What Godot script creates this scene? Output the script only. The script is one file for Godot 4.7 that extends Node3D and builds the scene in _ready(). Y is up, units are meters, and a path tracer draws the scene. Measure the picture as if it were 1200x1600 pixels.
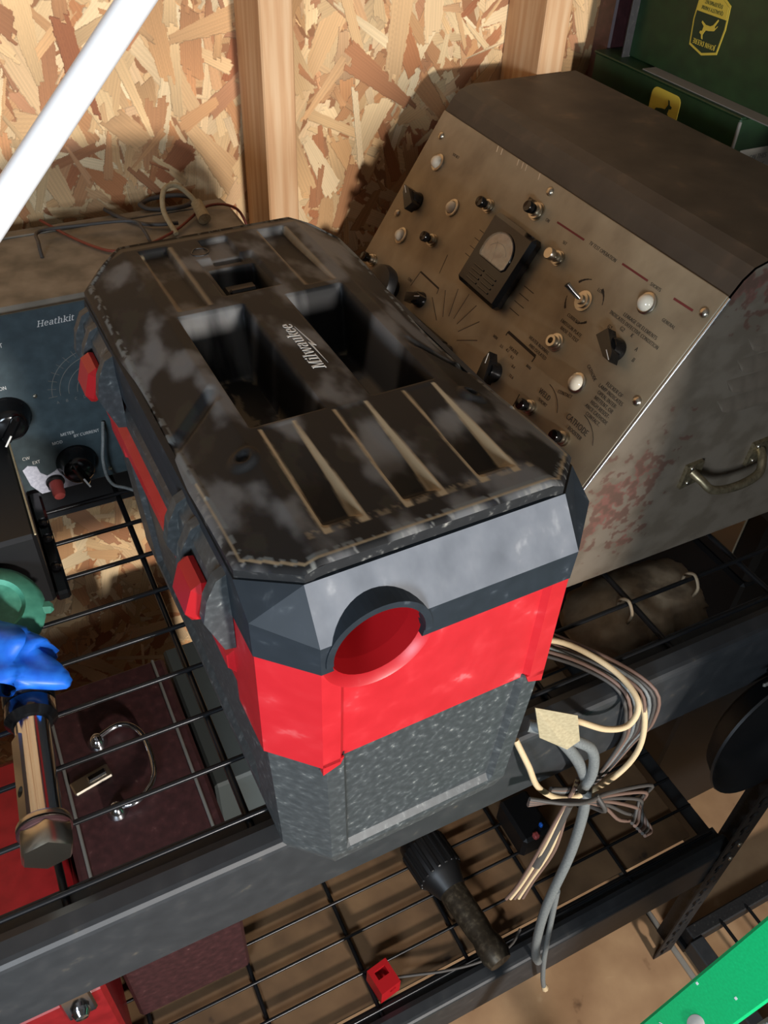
extends Node3D
# A cluttered steel rack in a shed: a wet/dry vacuum between a sloped tube tester and a bench instrument.

var M := {}
var used := {}

func _ready() -> void:
	# ---- camera, sky, lamps, exposure
	var cam := Camera3D.new()
	cam.name = "camera"
	cam.position = Vector3(0, 0.75, 0)
	cam.basis = Basis(Vector3.UP, -0.49598842) * Basis(Vector3.RIGHT, -0.74836) * Basis(Vector3.BACK, 0.05140243)
	cam.fov = rad_to_deg(2.0 * atan(800.0 / 1347.1))
	cam.near = 0.02
	cam.far = 30.0
	add_child(cam)
	var env := Environment.new()
	env.background_mode = Environment.BG_COLOR
	env.background_color = Color(0.62, 0.72, 0.85)
	env.tonemap_mode = Environment.TONE_MAPPER_LINEAR
	env.tonemap_exposure = 1.0
	env.sdfgi_enabled = true
	env.ssao_enabled = true
	env.ssil_enabled = true
	var we := WorldEnvironment.new()
	we.name = "environment"
	we.environment = env
	add_child(we)
	materials()
	work_lamp(Vector3(0.64, 0.72, 3.2), 0.15, Color(1.0, 0.975, 0.95), 18.5)
	added_fill_panel(Vector3(-0.78, 0.50, 0.78), Vector3(0.45, 0.15, -0.6), Color(0.88, 0.94, 1.0), 2.3)
	# ---- the setting
	room()
	rack()
	# ---- the large objects
	vacuum()
	tester()
	bench_instrument()
	toy_boxes()
	# ---- the lower shelf and the floor
	lower_things()
	# ---- small things
	shelf_left_things()
	cables()
	floor_things()

# ------------------------------------------------------------------ helpers
func numbered(n: String) -> String:
	if not used.has(n):
		used[n] = 0
		return n
	used[n] += 1
	return "%s_%03d" % [n, used[n]]

func tag(o: Node, label: String, category: String, group := "") -> void:
	o.set_meta("label", label)
	o.set_meta("category", category)
	if group != "":
		o.set_meta("group", group)

func thing(called: String, label: String, category: String, at := Vector3.ZERO, group := "") -> Node3D:
	var o := Node3D.new()
	o.name = numbered(called)
	add_child(o)
	o.position = at
	tag(o, label, category, group)
	return o

func part(called: String, mesh: Mesh, mat: Material, parent: Node, at := Vector3.ZERO, b := Basis.IDENTITY) -> MeshInstance3D:
	var o := MeshInstance3D.new()
	o.name = called
	o.mesh = mesh
	o.material_override = mat
	o.transform = Transform3D(b, at)
	parent.add_child(o, true)
	return o

func solo(called: String, label: String, category: String, mesh: Mesh, mat: Material, at := Vector3.ZERO, b := Basis.IDENTITY, group := "") -> MeshInstance3D:
	var o := part(numbered(called), mesh, mat, self, at, b)
	tag(o, label, category, group)
	return o

func structure(called: String, mesh: Mesh, mat: Material, at := Vector3.ZERO, b := Basis.IDENTITY, label := "", category := "") -> MeshInstance3D:
	var o := part(called, mesh, mat, self, at, b)
	o.set_meta("kind", "structure")
	if label != "":
		tag(o, label, category)
	return o

func new_st() -> SurfaceTool:
	var st := SurfaceTool.new()
	st.begin(Mesh.PRIMITIVE_TRIANGLES)
	return st

# triangle facing n, flat
func tri(st: SurfaceTool, a: Vector3, b: Vector3, c: Vector3, n: Vector3) -> void:
	var g := (a - c).cross(a - b)
	if g.length_squared() < 1e-20:
		return
	if g.dot(n) < 0.0:
		var t := b
		b = c
		c = t
		g = -g
	st.set_normal(g.normalized())
	st.add_vertex(a)
	st.add_vertex(b)
	st.add_vertex(c)

func quad(st: SurfaceTool, a: Vector3, b: Vector3, c: Vector3, d: Vector3, n: Vector3) -> void:
	tri(st, a, b, c, n)
	tri(st, a, c, d, n)

# triangle with own normals, facing the mean of them
func trin(st: SurfaceTool, a: Vector3, b: Vector3, c: Vector3, na: Vector3, nb: Vector3, nc: Vector3) -> void:
	var g := (a - c).cross(a - b)
	if g.length_squared() < 1e-22:
		return
	if g.dot(na + nb + nc) < 0.0:
		st.set_normal(na); st.add_vertex(a)
		st.set_normal(nc); st.add_vertex(c)
		st.set_normal(nb); st.add_vertex(b)
	else:
		st.set_normal(na); st.add_vertex(a)
		st.set_normal(nb); st.add_vertex(b)
		st.set_normal(nc); st.add_vertex(c)

# chamfered box about c
func add_rbox(st: SurfaceTool, c: Vector3, size: Vector3, b := 0.002, bs := Basis.IDENTITY) -> void:
	var h := size * 0.5
	b = minf(b, minf(h.x, minf(h.y, h.z)) * 0.95)
	var ax := [Vector3.RIGHT, Vector3.UP, Vector3.BACK]
	var f := func(sx: float, sy: float, sz: float, flat: int) -> Vector3:
		var v := Vector3(sx * (h.x - b), sy * (h.y - b), sz * (h.z - b))
		v[flat] = (sx if flat == 0 else (sy if flat == 1 else sz)) * h[flat]
		return c + bs * v
	for a in 3:
		for s in [-1.0, 1.0]:
			var p := []
			for k in [[-1.0, -1.0], [1.0, -1.0], [1.0, 1.0], [-1.0, 1.0]]:
				var v := Vector3.ZERO
				v[a] = s
				v[(a + 1) % 3] = k[0]
				v[(a + 2) % 3] = k[1]
				p.append(f.call(v.x, v.y, v.z, a))
			quad(st, p[0], p[1], p[2], p[3], bs * (ax[a] * s))
	for a in 3:
		var u := (a + 1) % 3
		var w := (a + 2) % 3
		for s in [-1.0, 1.0]:
			for t in [-1.0, 1.0]:
				var v0 := Vector3.ZERO
				v0[u] = s
				v0[w] = t
				var v1 := v0
				v0[a] = -1.0
				v1[a] = 1.0
				quad(st, f.call(v0.x, v0.y, v0.z, u), f.call(v1.x, v1.y, v1.z, u), f.call(v1.x, v1.y, v1.z, w), f.call(v0.x, v0.y, v0.z, w), bs * (ax[u] * s + ax[w] * t))
	for sx in [-1.0, 1.0]:
		for sy in [-1.0, 1.0]:
			for sz in [-1.0, 1.0]:
				tri(st, f.call(sx, sy, sz, 0), f.call(sx, sy, sz, 1), f.call(sx, sy, sz, 2), bs * Vector3(sx, sy, sz))

func rbox(size: Vector3, b := 0.002) -> ArrayMesh:
	var st := new_st()
	add_rbox(st, Vector3.ZERO, size, b)
	return st.commit()

# profile of (radius, height) from bottom to top, turned about Y
func add_lathe(st: SurfaceTool, prof: Array, seg := 24, xf := Transform3D.IDENTITY, a0 := 0.0, a1 := TAU) -> void:
	var n := prof.size()
	var bn := []
	for i in n - 1:
		var d: Vector2 = prof[i + 1] - prof[i]
		bn.append(Vector2(d.y, -d.x).normalized())
	for i in n - 1:
		var lo: Vector2 = bn[i]
		var hi: Vector2 = bn[i]
		if i > 0 and bn[i].dot(bn[i - 1]) > 0.75:
			lo = (bn[i] + bn[i - 1]).normalized()
		if i < n - 2 and bn[i].dot(bn[i + 1]) > 0.75:
			hi = (bn[i] + bn[i + 1]).normalized()
		for j in seg:
			var t0 := a0 + (a1 - a0) * j / seg
			var t1 := a0 + (a1 - a0) * (j + 1) / seg
			var r0 := Vector3(cos(t0), 0, sin(t0))
			var r1 := Vector3(cos(t1), 0, sin(t1))
			var p: Vector2 = prof[i]
			var q: Vector2 = prof[i + 1]
			var A := xf * (r0 * p.x + Vector3(0, p.y, 0))
			var B := xf * (r1 * p.x + Vector3(0, p.y, 0))
			var Cc := xf * (r1 * q.x + Vector3(0, q.y, 0))
			var D := xf * (r0 * q.x + Vector3(0, q.y, 0))
			var nA := xf.basis * (r0 * lo.x + Vector3(0, lo.y, 0))
			var nB := xf.basis * (r1 * lo.x + Vector3(0, lo.y, 0))
			var nC := xf.basis * (r1 * hi.x + Vector3(0, hi.y, 0))
			var nD := xf.basis * (r0 * hi.x + Vector3(0, hi.y, 0))
			trin(st, A, B, Cc, nA, nB, nC)
			trin(st, A, Cc, D, nA, nC, nD)

func lathe(prof: Array, seg := 24) -> ArrayMesh:
	var st := new_st()
	add_lathe(st, prof, seg)
	return st.commit()

func V2(a: Array) -> Array:
	var o := []
	for k in a:
		o.append(Vector2(k[0], k[1]))
	return o

func add_tube(st: SurfaceTool, pts: Array, r: float, seg := 8, r_end := -1.0) -> void:
	var n := pts.size()
	if r_end < 0.0:
		r_end = r
	var u := Vector3.ZERO
	var rings := []
	for i in n:
		var t: Vector3
		if i == 0:
			t = pts[1] - pts[0]
		elif i == n - 1:
			t = pts[n - 1] - pts[n - 2]
		else:
			t = (pts[i + 1] - pts[i]).normalized() + (pts[i] - pts[i - 1]).normalized()
		t = t.normalized()
		if i == 0:
			u = t.cross(Vector3.UP)
			if u.length() < 0.1:
				u = t.cross(Vector3.RIGHT)
		u = (u - t * u.dot(t)).normalized()
		var w := t.cross(u)
		var ring := []
		for j in seg:
			var a := TAU * j / seg
			ring.append(u * cos(a) + w * sin(a))
		rings.append(ring)
	for i in n - 1:
		var ra := lerpf(r, r_end, float(i) / (n - 1))
		var rb := lerpf(r, r_end, float(i + 1) / (n - 1))
		for j in seg:
			var k := (j + 1) % seg
			var a0: Vector3 = rings[i][j]
			var a1: Vector3 = rings[i][k]
			var b0: Vector3 = rings[i + 1][j]
			var b1: Vector3 = rings[i + 1][k]
			trin(st, pts[i] + a0 * ra, pts[i] + a1 * ra, pts[i + 1] + b1 * rb, a0, a1, b1)
			trin(st, pts[i] + a0 * ra, pts[i + 1] + b1 * rb, pts[i + 1] + b0 * rb, a0, b1, b0)
	for e in [0, n - 1]:
		var nn: Vector3 = (pts[0] - pts[1]) if e == 0 else (pts[n - 1] - pts[n - 2])
		var rr := r if e == 0 else r_end
		for j in seg:
			tri(st, pts[e], pts[e] + rings[e][j] * rr, pts[e] + rings[e][(j + 1) % seg] * rr, nn)

func tube(pts: Array, r: float, seg := 8, r_end := -1.0) -> ArrayMesh:
	var st := new_st()
	add_tube(st, pts, r, seg, r_end)
	return st.commit()

# smooth curve through points
func curve(pts: Array, per := 6) -> Array:
	var o := []
	var n := pts.size()
	for i in n - 1:
		var p0: Vector3 = pts[maxi(i - 1, 0)]
		var p1: Vector3 = pts[i]
		var p2: Vector3 = pts[i + 1]
		var p3: Vector3 = pts[mini(i + 2, n - 1)]
		for k in per:
			var t := float(k) / per
			o.append(0.5 * ((2.0 * p1) + (p2 - p0) * t + (2.0 * p0 - 5.0 * p1 + 4.0 * p2 - p3) * t * t + (3.0 * p1 - p0 - 3.0 * p2 + p3) * t * t * t))
	o.append(pts[n - 1])
	return o

# polygon in XY pushed from z0 to z1
func add_prism(st: SurfaceTool, poly: Array, z0: float, z1: float, xf := Transform3D.IDENTITY) -> void:
	var pv := PackedVector2Array(poly)
	if Geometry2D.is_polygon_clockwise(pv):
		pv.reverse()
	var idx := Geometry2D.triangulate_polygon(pv)
	for i in range(0, idx.size(), 3):
		for z in [z0, z1]:
			tri(st, xf * Vector3(pv[idx[i]].x, pv[idx[i]].y, z), xf * Vector3(pv[idx[i + 1]].x, pv[idx[i + 1]].y, z), xf * Vector3(pv[idx[i + 2]].x, pv[idx[i + 2]].y, z), xf.basis * Vector3(0, 0, 1.0 if z == maxf(z0, z1) else -1.0))
	for i in pv.size():
		var a := pv[i]
		var b := pv[(i + 1) % pv.size()]
		var n := Vector3(b.y - a.y, a.x - b.x, 0)
		quad(st, xf * Vector3(a.x, a.y, z0), xf * Vector3(b.x, b.y, z0), xf * Vector3(b.x, b.y, z1), xf * Vector3(a.x, a.y, z1), xf.basis * n)

func prism(poly: Array, z0: float, z1: float) -> ArrayMesh:
	var st := new_st()
	add_prism(st, poly, z0, z1)
	return st.commit()

# closed rings (all with the same number of points, in XZ, counted anticlockwise from above) stacked upward
func add_loft(st: SurfaceTool, rings: Array, cap_bottom := true, cap_top := true, skip_row := -1, skip_side := -1) -> void:
	for i in rings.size() - 1:
		var lo: Array = rings[i]
		var hi: Array = rings[i + 1]
		for j in lo.size():
			if i == skip_row and j == skip_side:
				continue
			var k: int = (j + 1) % lo.size()
			var e: Vector3 = lo[k] - lo[j]
			if e.length() < 1e-6:
				e = hi[k] - hi[j]
			var n := e.cross(Vector3.UP)
			var s: Vector3 = (hi[j] + hi[k] - lo[j] - lo[k])
			if absf(s.y) < 1e-5:
				n = Vector3.UP
			elif s.y < 0.0:
				n = -n
			quad(st, lo[j], lo[k], hi[k], hi[j], n)
	for e in [0, rings.size() - 1]:
		if (e == 0 and not cap_bottom) or (e != 0 and not cap_top):
			continue
		var pv := PackedVector2Array()
		for p in rings[e]:
			pv.append(Vector2(p.x, p.z))
		var idx := Geometry2D.triangulate_polygon(pv)
		for i in range(0, idx.size(), 3):
			tri(st, rings[e][idx[i]], rings[e][idx[i + 1]], rings[e][idx[i + 2]], Vector3.DOWN if e == 0 else Vector3.UP)

func text_mesh(s: String, size: float, serif := false, depth := 0.0004) -> TextMesh:
	var t := TextMesh.new()
	var f := SystemFont.new()
	f.font_names = PackedStringArray(["Droid Serif" if serif else "Droid Sans"])
	t.font = f
	t.text = s
	t.font_size = 32
	t.pixel_size = size / 32.0
	t.depth = depth
	t.curve_step = 2.0
	return t

# ------------------------------------------------------------------ materials
func mat(c: Color, rough := 0.6, metal := 0.0, spec := 0.5) -> StandardMaterial3D:
	var m := StandardMaterial3D.new()
	m.albedo_color = c
	m.roughness = rough
	m.metallic = metal
	m.metallic_specular = spec
	return m

func noise_tex(ramp: Array, freq: float, sd: int, kind := 0, octaves := 4, size := 512) -> NoiseTexture2D:
	var n := FastNoiseLite.new()
	n.seed = sd
	n.noise_type = [FastNoiseLite.TYPE_SIMPLEX_SMOOTH, FastNoiseLite.TYPE_CELLULAR, FastNoiseLite.TYPE_VALUE][kind]
	n.frequency = freq
	n.fractal_octaves = octaves
	var g := Gradient.new()
	var offs := PackedFloat32Array()
	var cols := PackedColorArray()
	for r in ramp:
		offs.append(r[0])
		cols.append(r[1])
	g.offsets = offs
	g.colors = cols
	var t := NoiseTexture2D.new()
	t.width = size
	t.height = size
	t.seamless = true
	t.noise = n
	t.color_ramp = g
	return t

# blotchy material in object space, `per` repeats a metre
func nmat(ramp: Array, freq: float, per: Vector3, rough: float, sd: int, metal := 0.0, octaves := 4, kind := 0) -> StandardMaterial3D:
	var m := mat(Color.WHITE, rough, metal)
	m.albedo_texture = noise_tex(ramp, freq, sd, kind, octaves)
	m.uv1_triplanar = true
	m.uv1_scale = per
	return m

func osb_texture() -> ImageTexture:
	var S := 1024
	var rng := RandomNumberGenerator.new()
	rng.seed = 7
	var buf := PackedByteArray()
	buf.resize(S * S * 3)
	for i in S * S:
		buf[i * 3] = 150
		buf[i * 3 + 1] = 104
		buf[i * 3 + 2] = 68
	var pal := [Color8(218, 190, 148), Color8(210, 178, 132), Color8(204, 170, 124), Color8(200, 160, 112), Color8(194, 148, 100), Color8(184, 132, 86), Color8(170, 112, 70), Color8(222, 200, 160), Color8(206, 172, 126), Color8(150, 92, 58)]
	var wob := PackedFloat32Array()
	for i in 512:
		wob.append(rng.randf_range(-1.0, 1.0))
	for k in 1900:
		var len := rng.randf_range(60, 170)
		var wid := rng.randf_range(12, 40)
		if k % 3 == 0:
			len *= 0.5
			wid *= 0.32
		var ang := rng.randfn(PI * 0.5, 0.7)
		var cx := rng.randf() * S
		var cy := rng.randf() * S
		var c: Color = pal[rng.randi() % pal.size()]
		var c2: Color = pal[rng.randi() % pal.size()]
		c = c.lerp(c2, 0.3)
		var v := rng.randf_range(0.94, 1.05)
		var ca := cos(ang)
		var sa := sin(ang)
		var hl := len * 0.5
		var hw := wid * 0.5
		var skew := rng.randf_range(-0.7, 0.7)
		var taper := rng.randf_range(-0.6, 0.6)
		var ph := rng.randf() * 50.0
		var wo := rng.randi() % 512
		var gf := rng.randf_range(0.8, 1.9)
		var fade := rng.randf_range(-0.10, 0.10)
		var rgb := [c.r8 * v, c.g8 * v, c.b8 * v]
		var shadow := rng.randf_range(0.78, 0.95)
		var ex := int(absf(ca) * hl * 1.15 + absf(sa) * hw * 1.8) + 2
		var ey := int(absf(sa) * hl * 1.15 + absf(ca) * hw * 1.8) + 2
		for y in range(-ey, ey + 1):
			var py := posmod(int(cy) + y, S) * S
			for x in range(-ex, ex + 1):
				var l := x * ca + y * sa
				var w := -x * sa + y * ca
				var wl := hw * (1.0 + taper * l / hl + 0.08 * wob[(wo + int(l * 0.14 + 40.0)) & 511])
				var lim := wl - absf(w)
				if lim < 0.0:
					continue
				# splintered ends: every few fibres stop at their own length
				var hend := hl * (1.0 + 0.16 * wob[(wo + 97 + int(w * 0.15 + 60.0)) & 511])
				var el := hend - absf(l + w * skew)
				if el < 0.0:
					continue
				var g := 1.0 + 0.022 * sin(w * gf + ph + 0.03 * l) + 0.03 * wob[(wo + int(w * 2.0 + 200.0)) & 511] + fade * l / hl
				if w > 0.0 and lim < 1.2:
					g *= shadow
				elif el < 1.2:
					g *= shadow
				var o := (py + posmod(int(cx) + x, S)) * 3
				buf[o] = clampi(int(rgb[0] * g), 0, 255)
				buf[o + 1] = clampi(int(rgb[1] * g), 0, 255)
				buf[o + 2] = clampi(int(rgb[2] * g), 0, 255)
	var im := Image.create_from_data(S, S, false, Image.FORMAT_RGB8, buf)
	im.generate_mipmaps()
	return ImageTexture.create_from_image(im)

func materials() -> void:
	var osb := mat(Color.WHITE, 0.75)
	osb.albedo_texture = osb_texture()
	osb.uv1_triplanar = true
	osb.uv1_world_triplanar = true
	osb.uv1_scale = Vector3(1.25, 1.25, 1.25)
	M.osb = osb
	M.stud = nmat([[0.0, Color8(176, 130, 90)], [0.45, Color8(194, 152, 110)], [0.6, Color8(200, 162, 122)], [1.0, Color8(208, 174, 136)]], 0.012, Vector3(9, 0.55, 9), 0.7, 3)
	M.concrete = nmat([[0.0, Color8(96, 92, 86)], [1.0, Color8(150, 145, 136)]], 0.01, Vector3(1, 1, 1), 0.85, 5)
	M.plaster = mat(Color8(176, 174, 170), 0.9)
	M.steel = nmat([[0.0, Color8(40, 42, 44)], [0.6, Color8(46, 48, 50)], [0.85, Color8(52, 53, 54)], [1.0, Color8(84, 78, 68)]], 0.02, Vector3(3, 3, 3), 0.48, 11)
	M.wire = mat(Color8(30, 31, 33), 0.28, 0.4)
	M.post = nmat([[0.0, Color8(20, 20, 21)], [0.7, Color8(30, 30, 31)], [0.86, Color8(48, 46, 43)], [1.0, Color8(140, 134, 122)]], 0.05, Vector3(5, 5, 5), 0.6, 12)
	M.black = mat(Color8(16, 16, 17), 0.45)
	M.black_gloss = mat(Color8(12, 12, 13), 0.16)
	M.chrome = mat(Color8(205, 206, 208), 0.12, 1.0)
	M.nickel = mat(Color8(188, 180, 164), 0.3, 1.0)
	M.brass_dull = nmat([[0.0, Color8(112, 100, 78)], [0.5, Color8(160, 146, 116)], [1.0, Color8(186, 174, 144)]], 0.03, Vector3(8, 8, 8), 0.42, 13, 0.85)
	M.old_iron = nmat([[0.0, Color8(44, 38, 30)], [0.6, Color8(66, 58, 46)], [1.0, Color8(120, 110, 92)]], 0.03, Vector3(8, 8, 8), 0.45, 14, 0.5)
	# vacuum
	M.tank = nmat([[0.0, Color8(48, 52, 53)], [0.5, Color8(58, 62, 63)], [0.68, Color8(66, 70, 71)], [0.80, Color8(80, 84, 84)], [1.0, Color8(160, 160, 152)]], 0.04, Vector3(5, 5, 5), 0.5, 21, 0.0, 5)
	M.rim = nmat([[0.0, Color8(22, 23, 24)], [0.66, Color8(30, 31, 32)], [0.76, Color8(62, 62, 60)], [1.0, Color8(150, 146, 136)]], 0.03, Vector3(6, 6, 6), 0.5, 24, 0.0, 4)
	M.red = nmat([[0.0, Color8(178, 26, 34)], [0.6, Color8(186, 32, 40)], [0.85, Color8(192, 44, 50)], [1.0, Color8(208, 112, 112)]], 0.014, Vector3(4, 4, 4), 0.42, 22)
	M.red_plain = mat(Color8(172, 22, 28), 0.4)
	M.head = nmat([[0.0, Color8(32, 38, 43)], [0.74, Color8(38, 44, 50)], [0.86, Color8(48, 54, 60)], [1.0, Color8(104, 108, 110)]], 0.022, Vector3(4, 4, 4), 0.55, 23, 0.0, 5)
	M.head.metallic_specular = 0.35
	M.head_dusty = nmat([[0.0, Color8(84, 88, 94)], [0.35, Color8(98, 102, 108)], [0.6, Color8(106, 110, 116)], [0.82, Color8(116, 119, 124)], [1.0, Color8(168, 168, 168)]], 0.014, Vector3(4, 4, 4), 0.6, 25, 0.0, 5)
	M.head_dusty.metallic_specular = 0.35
	var lid := mat(Color.WHITE, 0.50, 0.0, 0.3)
	lid.vertex_color_use_as_albedo = true
	M.lid = lid
	M.white_ink = mat(Color8(206, 204, 198), 0.6)
	# tester
	M.tester = nmat([[0.0, Color8(54, 47, 40)], [0.4, Color8(66, 58, 49)], [0.7, Color8(74, 65, 55)], [1.0, Color8(104, 86, 68)]], 0.011, Vector3(2.2, 2.2, 2.2), 0.62, 31, 0.0, 5)
	M.panel = nmat([[0.0, Color8(118, 104, 84)], [0.4, Color8(148, 134, 110)], [0.75, Color8(162, 148, 122)], [1.0, Color8(178, 164, 138)]], 0.012, Vector3(2.4, 2.4, 2.4), 0.5, 32, 0.15, 5)
	M.louvre = nmat([[0.0, Color8(92, 81, 68)], [1.0, Color8(112, 100, 86)]], 0.02, Vector3(5, 5, 5), 0.6, 33)
	M.ink = mat(Color8(48, 40, 32), 0.8)
	M.ink_red = mat(Color8(112, 44, 40), 0.8)
	M.bare = mat(Color8(205, 205, 202), 0.28, 0.9)
	M.jewel = mat(Color8(226, 219, 200), 0.12)
	M.dial = nmat([[0.0, Color8(150, 136, 116)], [1.0, Color8(190, 176, 156)]], 0.02, Vector3(8, 8, 8), 0.6, 34)
	var gl := mat(Color(0.9, 0.92, 0.92, 0.16), 0.05)
	gl.transparency = BaseMaterial3D.TRANSPARENCY_ALPHA
	M.glass = gl
	# bench instrument
	M.case_grey = nmat([[0.0, Color8(96, 92, 82)], [0.5, Color8(128, 122, 110)], [1.0, Color8(150, 143, 130)]], 0.012, Vector3(3, 3, 3), 0.6, 41)
	M.face_green = nmat([[0.0, Color8(46, 58, 62)], [1.0, Color8(62, 76, 80)]], 0.02, Vector3(5, 5, 5), 0.5, 42)
	M.lavender = nmat([[0.0, Color8(176, 180, 196)], [1.0, Color8(214, 216, 228)]], 0.03, Vector3(12, 12, 12), 0.5, 43)
	M.red_rubber = mat(Color8(164, 74, 70), 0.4)
	# boxes and shelf things
	M.green_box = nmat([[0.0, Color8(20, 44, 24)], [1.0, Color8(30, 60, 32)]], 0.02, Vector3(3, 3, 3), 0.45, 51)
	M.yellow = mat(Color8(196, 172, 62), 0.6)
	M.green_ink = mat(Color8(26, 46, 24), 0.6)
	M.paper = mat(Color8(196, 192, 182), 0.8)
	M.grey_edge = mat(Color8(112, 110, 104), 0.7)
	M.maroon = nmat([[0.0, Color8(48, 26, 27)], [0.75, Color8(66, 36, 37)], [0.93, Color8(78, 48, 47)], [1.0, Color8(150, 122, 116)]], 0.03, Vector3(4, 4, 4), 0.5, 61)
	M.red_box = nmat([[0.0, Color8(120, 18, 22)], [1.0, Color8(150, 28, 32)]], 0.02, Vector3(3, 3, 3), 0.4, 62)
	M.grey_green = mat(Color8(62, 68, 67), 0.7)
	M.cardboard = nmat([[0.0, Color8(112, 82, 56)], [0.12, Color8(168, 130, 94)], [0.55, Color8(180, 142, 104)], [0.9, Color8(192, 154, 114)], [1.0, Color8(206, 172, 134)]], 0.006, Vector3(2.2, 2.2, 2.2), 0.85, 63, 0.0, 5)
	M.hardboard = nmat([[0.0, Color8(40, 28, 18)], [0.13, Color8(92, 68, 44)], [0.5, Color8(110, 82, 54)], [1.0, Color8(128, 98, 66)]], 0.007, Vector3(2.4, 2.4, 2.4), 0.8, 65, 0.0, 5)
	M.canvas = nmat([[0.0, Color8(90, 74, 56)], [0.5, Color8(146, 126, 100)], [1.0, Color8(178, 160, 134)]], 0.012, Vector3(4, 4, 4), 0.9, 64, 0.0, 5)
	M.teal = nmat([[0.0, Color8(58, 128, 108)], [1.0, Color8(84, 160, 136)]], 0.02, Vector3(6, 6, 6), 0.55, 71)
	M.blue = nmat([[0.0, Color8(20, 84, 196)], [1.0, Color8(40, 122, 226)]], 0.02, Vector3(6, 6, 6), 0.42, 72)
	M.white_plastic = mat(Color8(236, 238, 240), 0.3)
	M.cable_tan = nmat([[0.0, Color8(190, 164, 124)], [1.0, Color8(224, 200, 160)]], 0.08, Vector3(20, 20, 20), 0.7, 81)
	M.cable_grey = nmat([[0.0, Color8(92, 96, 96)], [1.0, Color8(136, 138, 134)]], 0.05, Vector3(12, 12, 12), 0.6, 82)
	M.cable_dark = mat(Color8(70, 66, 62), 0.6)
	M.cable_brown = mat(Color8(112, 88, 76), 0.6)
	M.tape = nmat([[0.0, Color8(150, 136, 104)], [1.0, Color8(186, 172, 138)]], 0.03, Vector3(14, 14, 14), 0.8, 83)
	M.level_green = nmat([[0.0, Color8(12, 190, 112)], [0.9, Color8(16, 206, 124)], [1.0, Color8(150, 214, 182)]], 0.05, Vector3(8, 8, 8), 0.4, 91)
	M.copper_wire = mat(Color8(120, 52, 36), 0.5)

# ------------------------------------------------------------------ lamps
func work_lamp(at: Vector3, r: float, c: Color, energy: float) -> void:
	var t := thing("work_lamp", "round white work lamp on a black tripod stand behind the viewer", "lamp", Vector3(at.x, -1.25, at.z + 0.06))
	var glow := mat(Color.WHITE, 0.5)
	glow.emission_enabled = true
	glow.emission = c
	glow.emission_energy_multiplier = 3.0
	var hy := at.y + 1.25
	var b := Basis(Vector3.RIGHT, -PI / 2)
	part("lamp_lens", lathe(V2([[0.0, 0.0], [r, 0.0], [r, 0.008], [0.0, 0.012]]), 32), glow, t, Vector3(0, hy, -0.01), b)
	part("lamp_housing", lathe(V2([[0.0, -0.09], [r * 0.6, -0.085], [r + 0.015, -0.02], [r + 0.018, 0.012], [r + 0.004, 0.012], [r + 0.002, -0.002], [0, -0.002]]), 32), M.black, t, Vector3(0, hy, -0.01), b)
	part("pole", tube([Vector3(0, 0.25, 0.07), Vector3(0, hy, 0.07)], 0.012, 10), M.black, t)
	for k in 3:
		var a := TAU * k / 3.0
		part("leg", tube([Vector3(0, 0.4, 0.07), Vector3(cos(a) * 0.32, 0.008, 0.07 + sin(a) * 0.32)], 0.009, 8), M.black, t)
	var l := SpotLight3D.new()
	l.name = "work_light"
	l.position = Vector3(0, hy, -0.06)
	l.light_color = c
	l.light_energy = energy
	l.light_size = r
	l.spot_range = 12.0
	l.spot_attenuation = 2.0
	l.spot_angle = 26.0
	l.spot_angle_attenuation = 0.6
	l.shadow_enabled = true
	t.add_child(l)
	l.look_at_from_position(at + Vector3(0, 0, 0.0), Vector3(0.42, -0.25, -0.9), Vector3.UP)

func added_fill_panel(at: Vector3, aim: Vector3, c: Color, energy: float) -> void:  # added light panel, takes the place of daylight from an opening at the left
	var t := thing("added_fill_panel", "added flat fill panel on a stand, in place of daylight from the left", "lamp", Vector3(at.x, -1.25, at.z))
	var glow := mat(Color.WHITE, 0.5)
	glow.emission_enabled = true
	glow.emission = c
	glow.emission_energy_multiplier = 3.0
	var hy := at.y + 1.25
	var head := Node3D.new()
	head.name = "fill_head"
	t.add_child(head)
	head.look_at_from_position(at, aim, Vector3.UP)
	part("housing", rbox(Vector3(0.50, 0.42, 0.04), 0.008), M.black, head, Vector3(0, 0, 0.024))
	part("diffuser", rbox(Vector3(0.46, 0.38, 0.008), 0.003), glow, head, Vector3(0, 0, 0.0))
	var back := -Vector3(aim.x - at.x, 0, aim.z - at.z).normalized() * 0.07
	part("pole", tube([Vector3(back.x, 0.25, back.z), Vector3(back.x, hy, back.z)], 0.012, 10), M.black, t)
	for k in 3:
		var a := TAU * k / 3.0
		part("leg", tube([Vector3(back.x, 0.4, back.z), Vector3(back.x + cos(a) * 0.28, 0.009, back.z + sin(a) * 0.28)], 0.009, 8), M.black, t)
	var l := AreaLight3D.new()
	l.name = "added_fill_light"
	l.area_size = Vector2(0.46, 0.38)
	l.light_color = c
	l.light_energy = energy
	l.area_range = 12.0
	l.area_attenuation = 2.0
	l.shadow_enabled = true
	head.add_child(l)
	l.position = Vector3(0, 0, -0.012)

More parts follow.
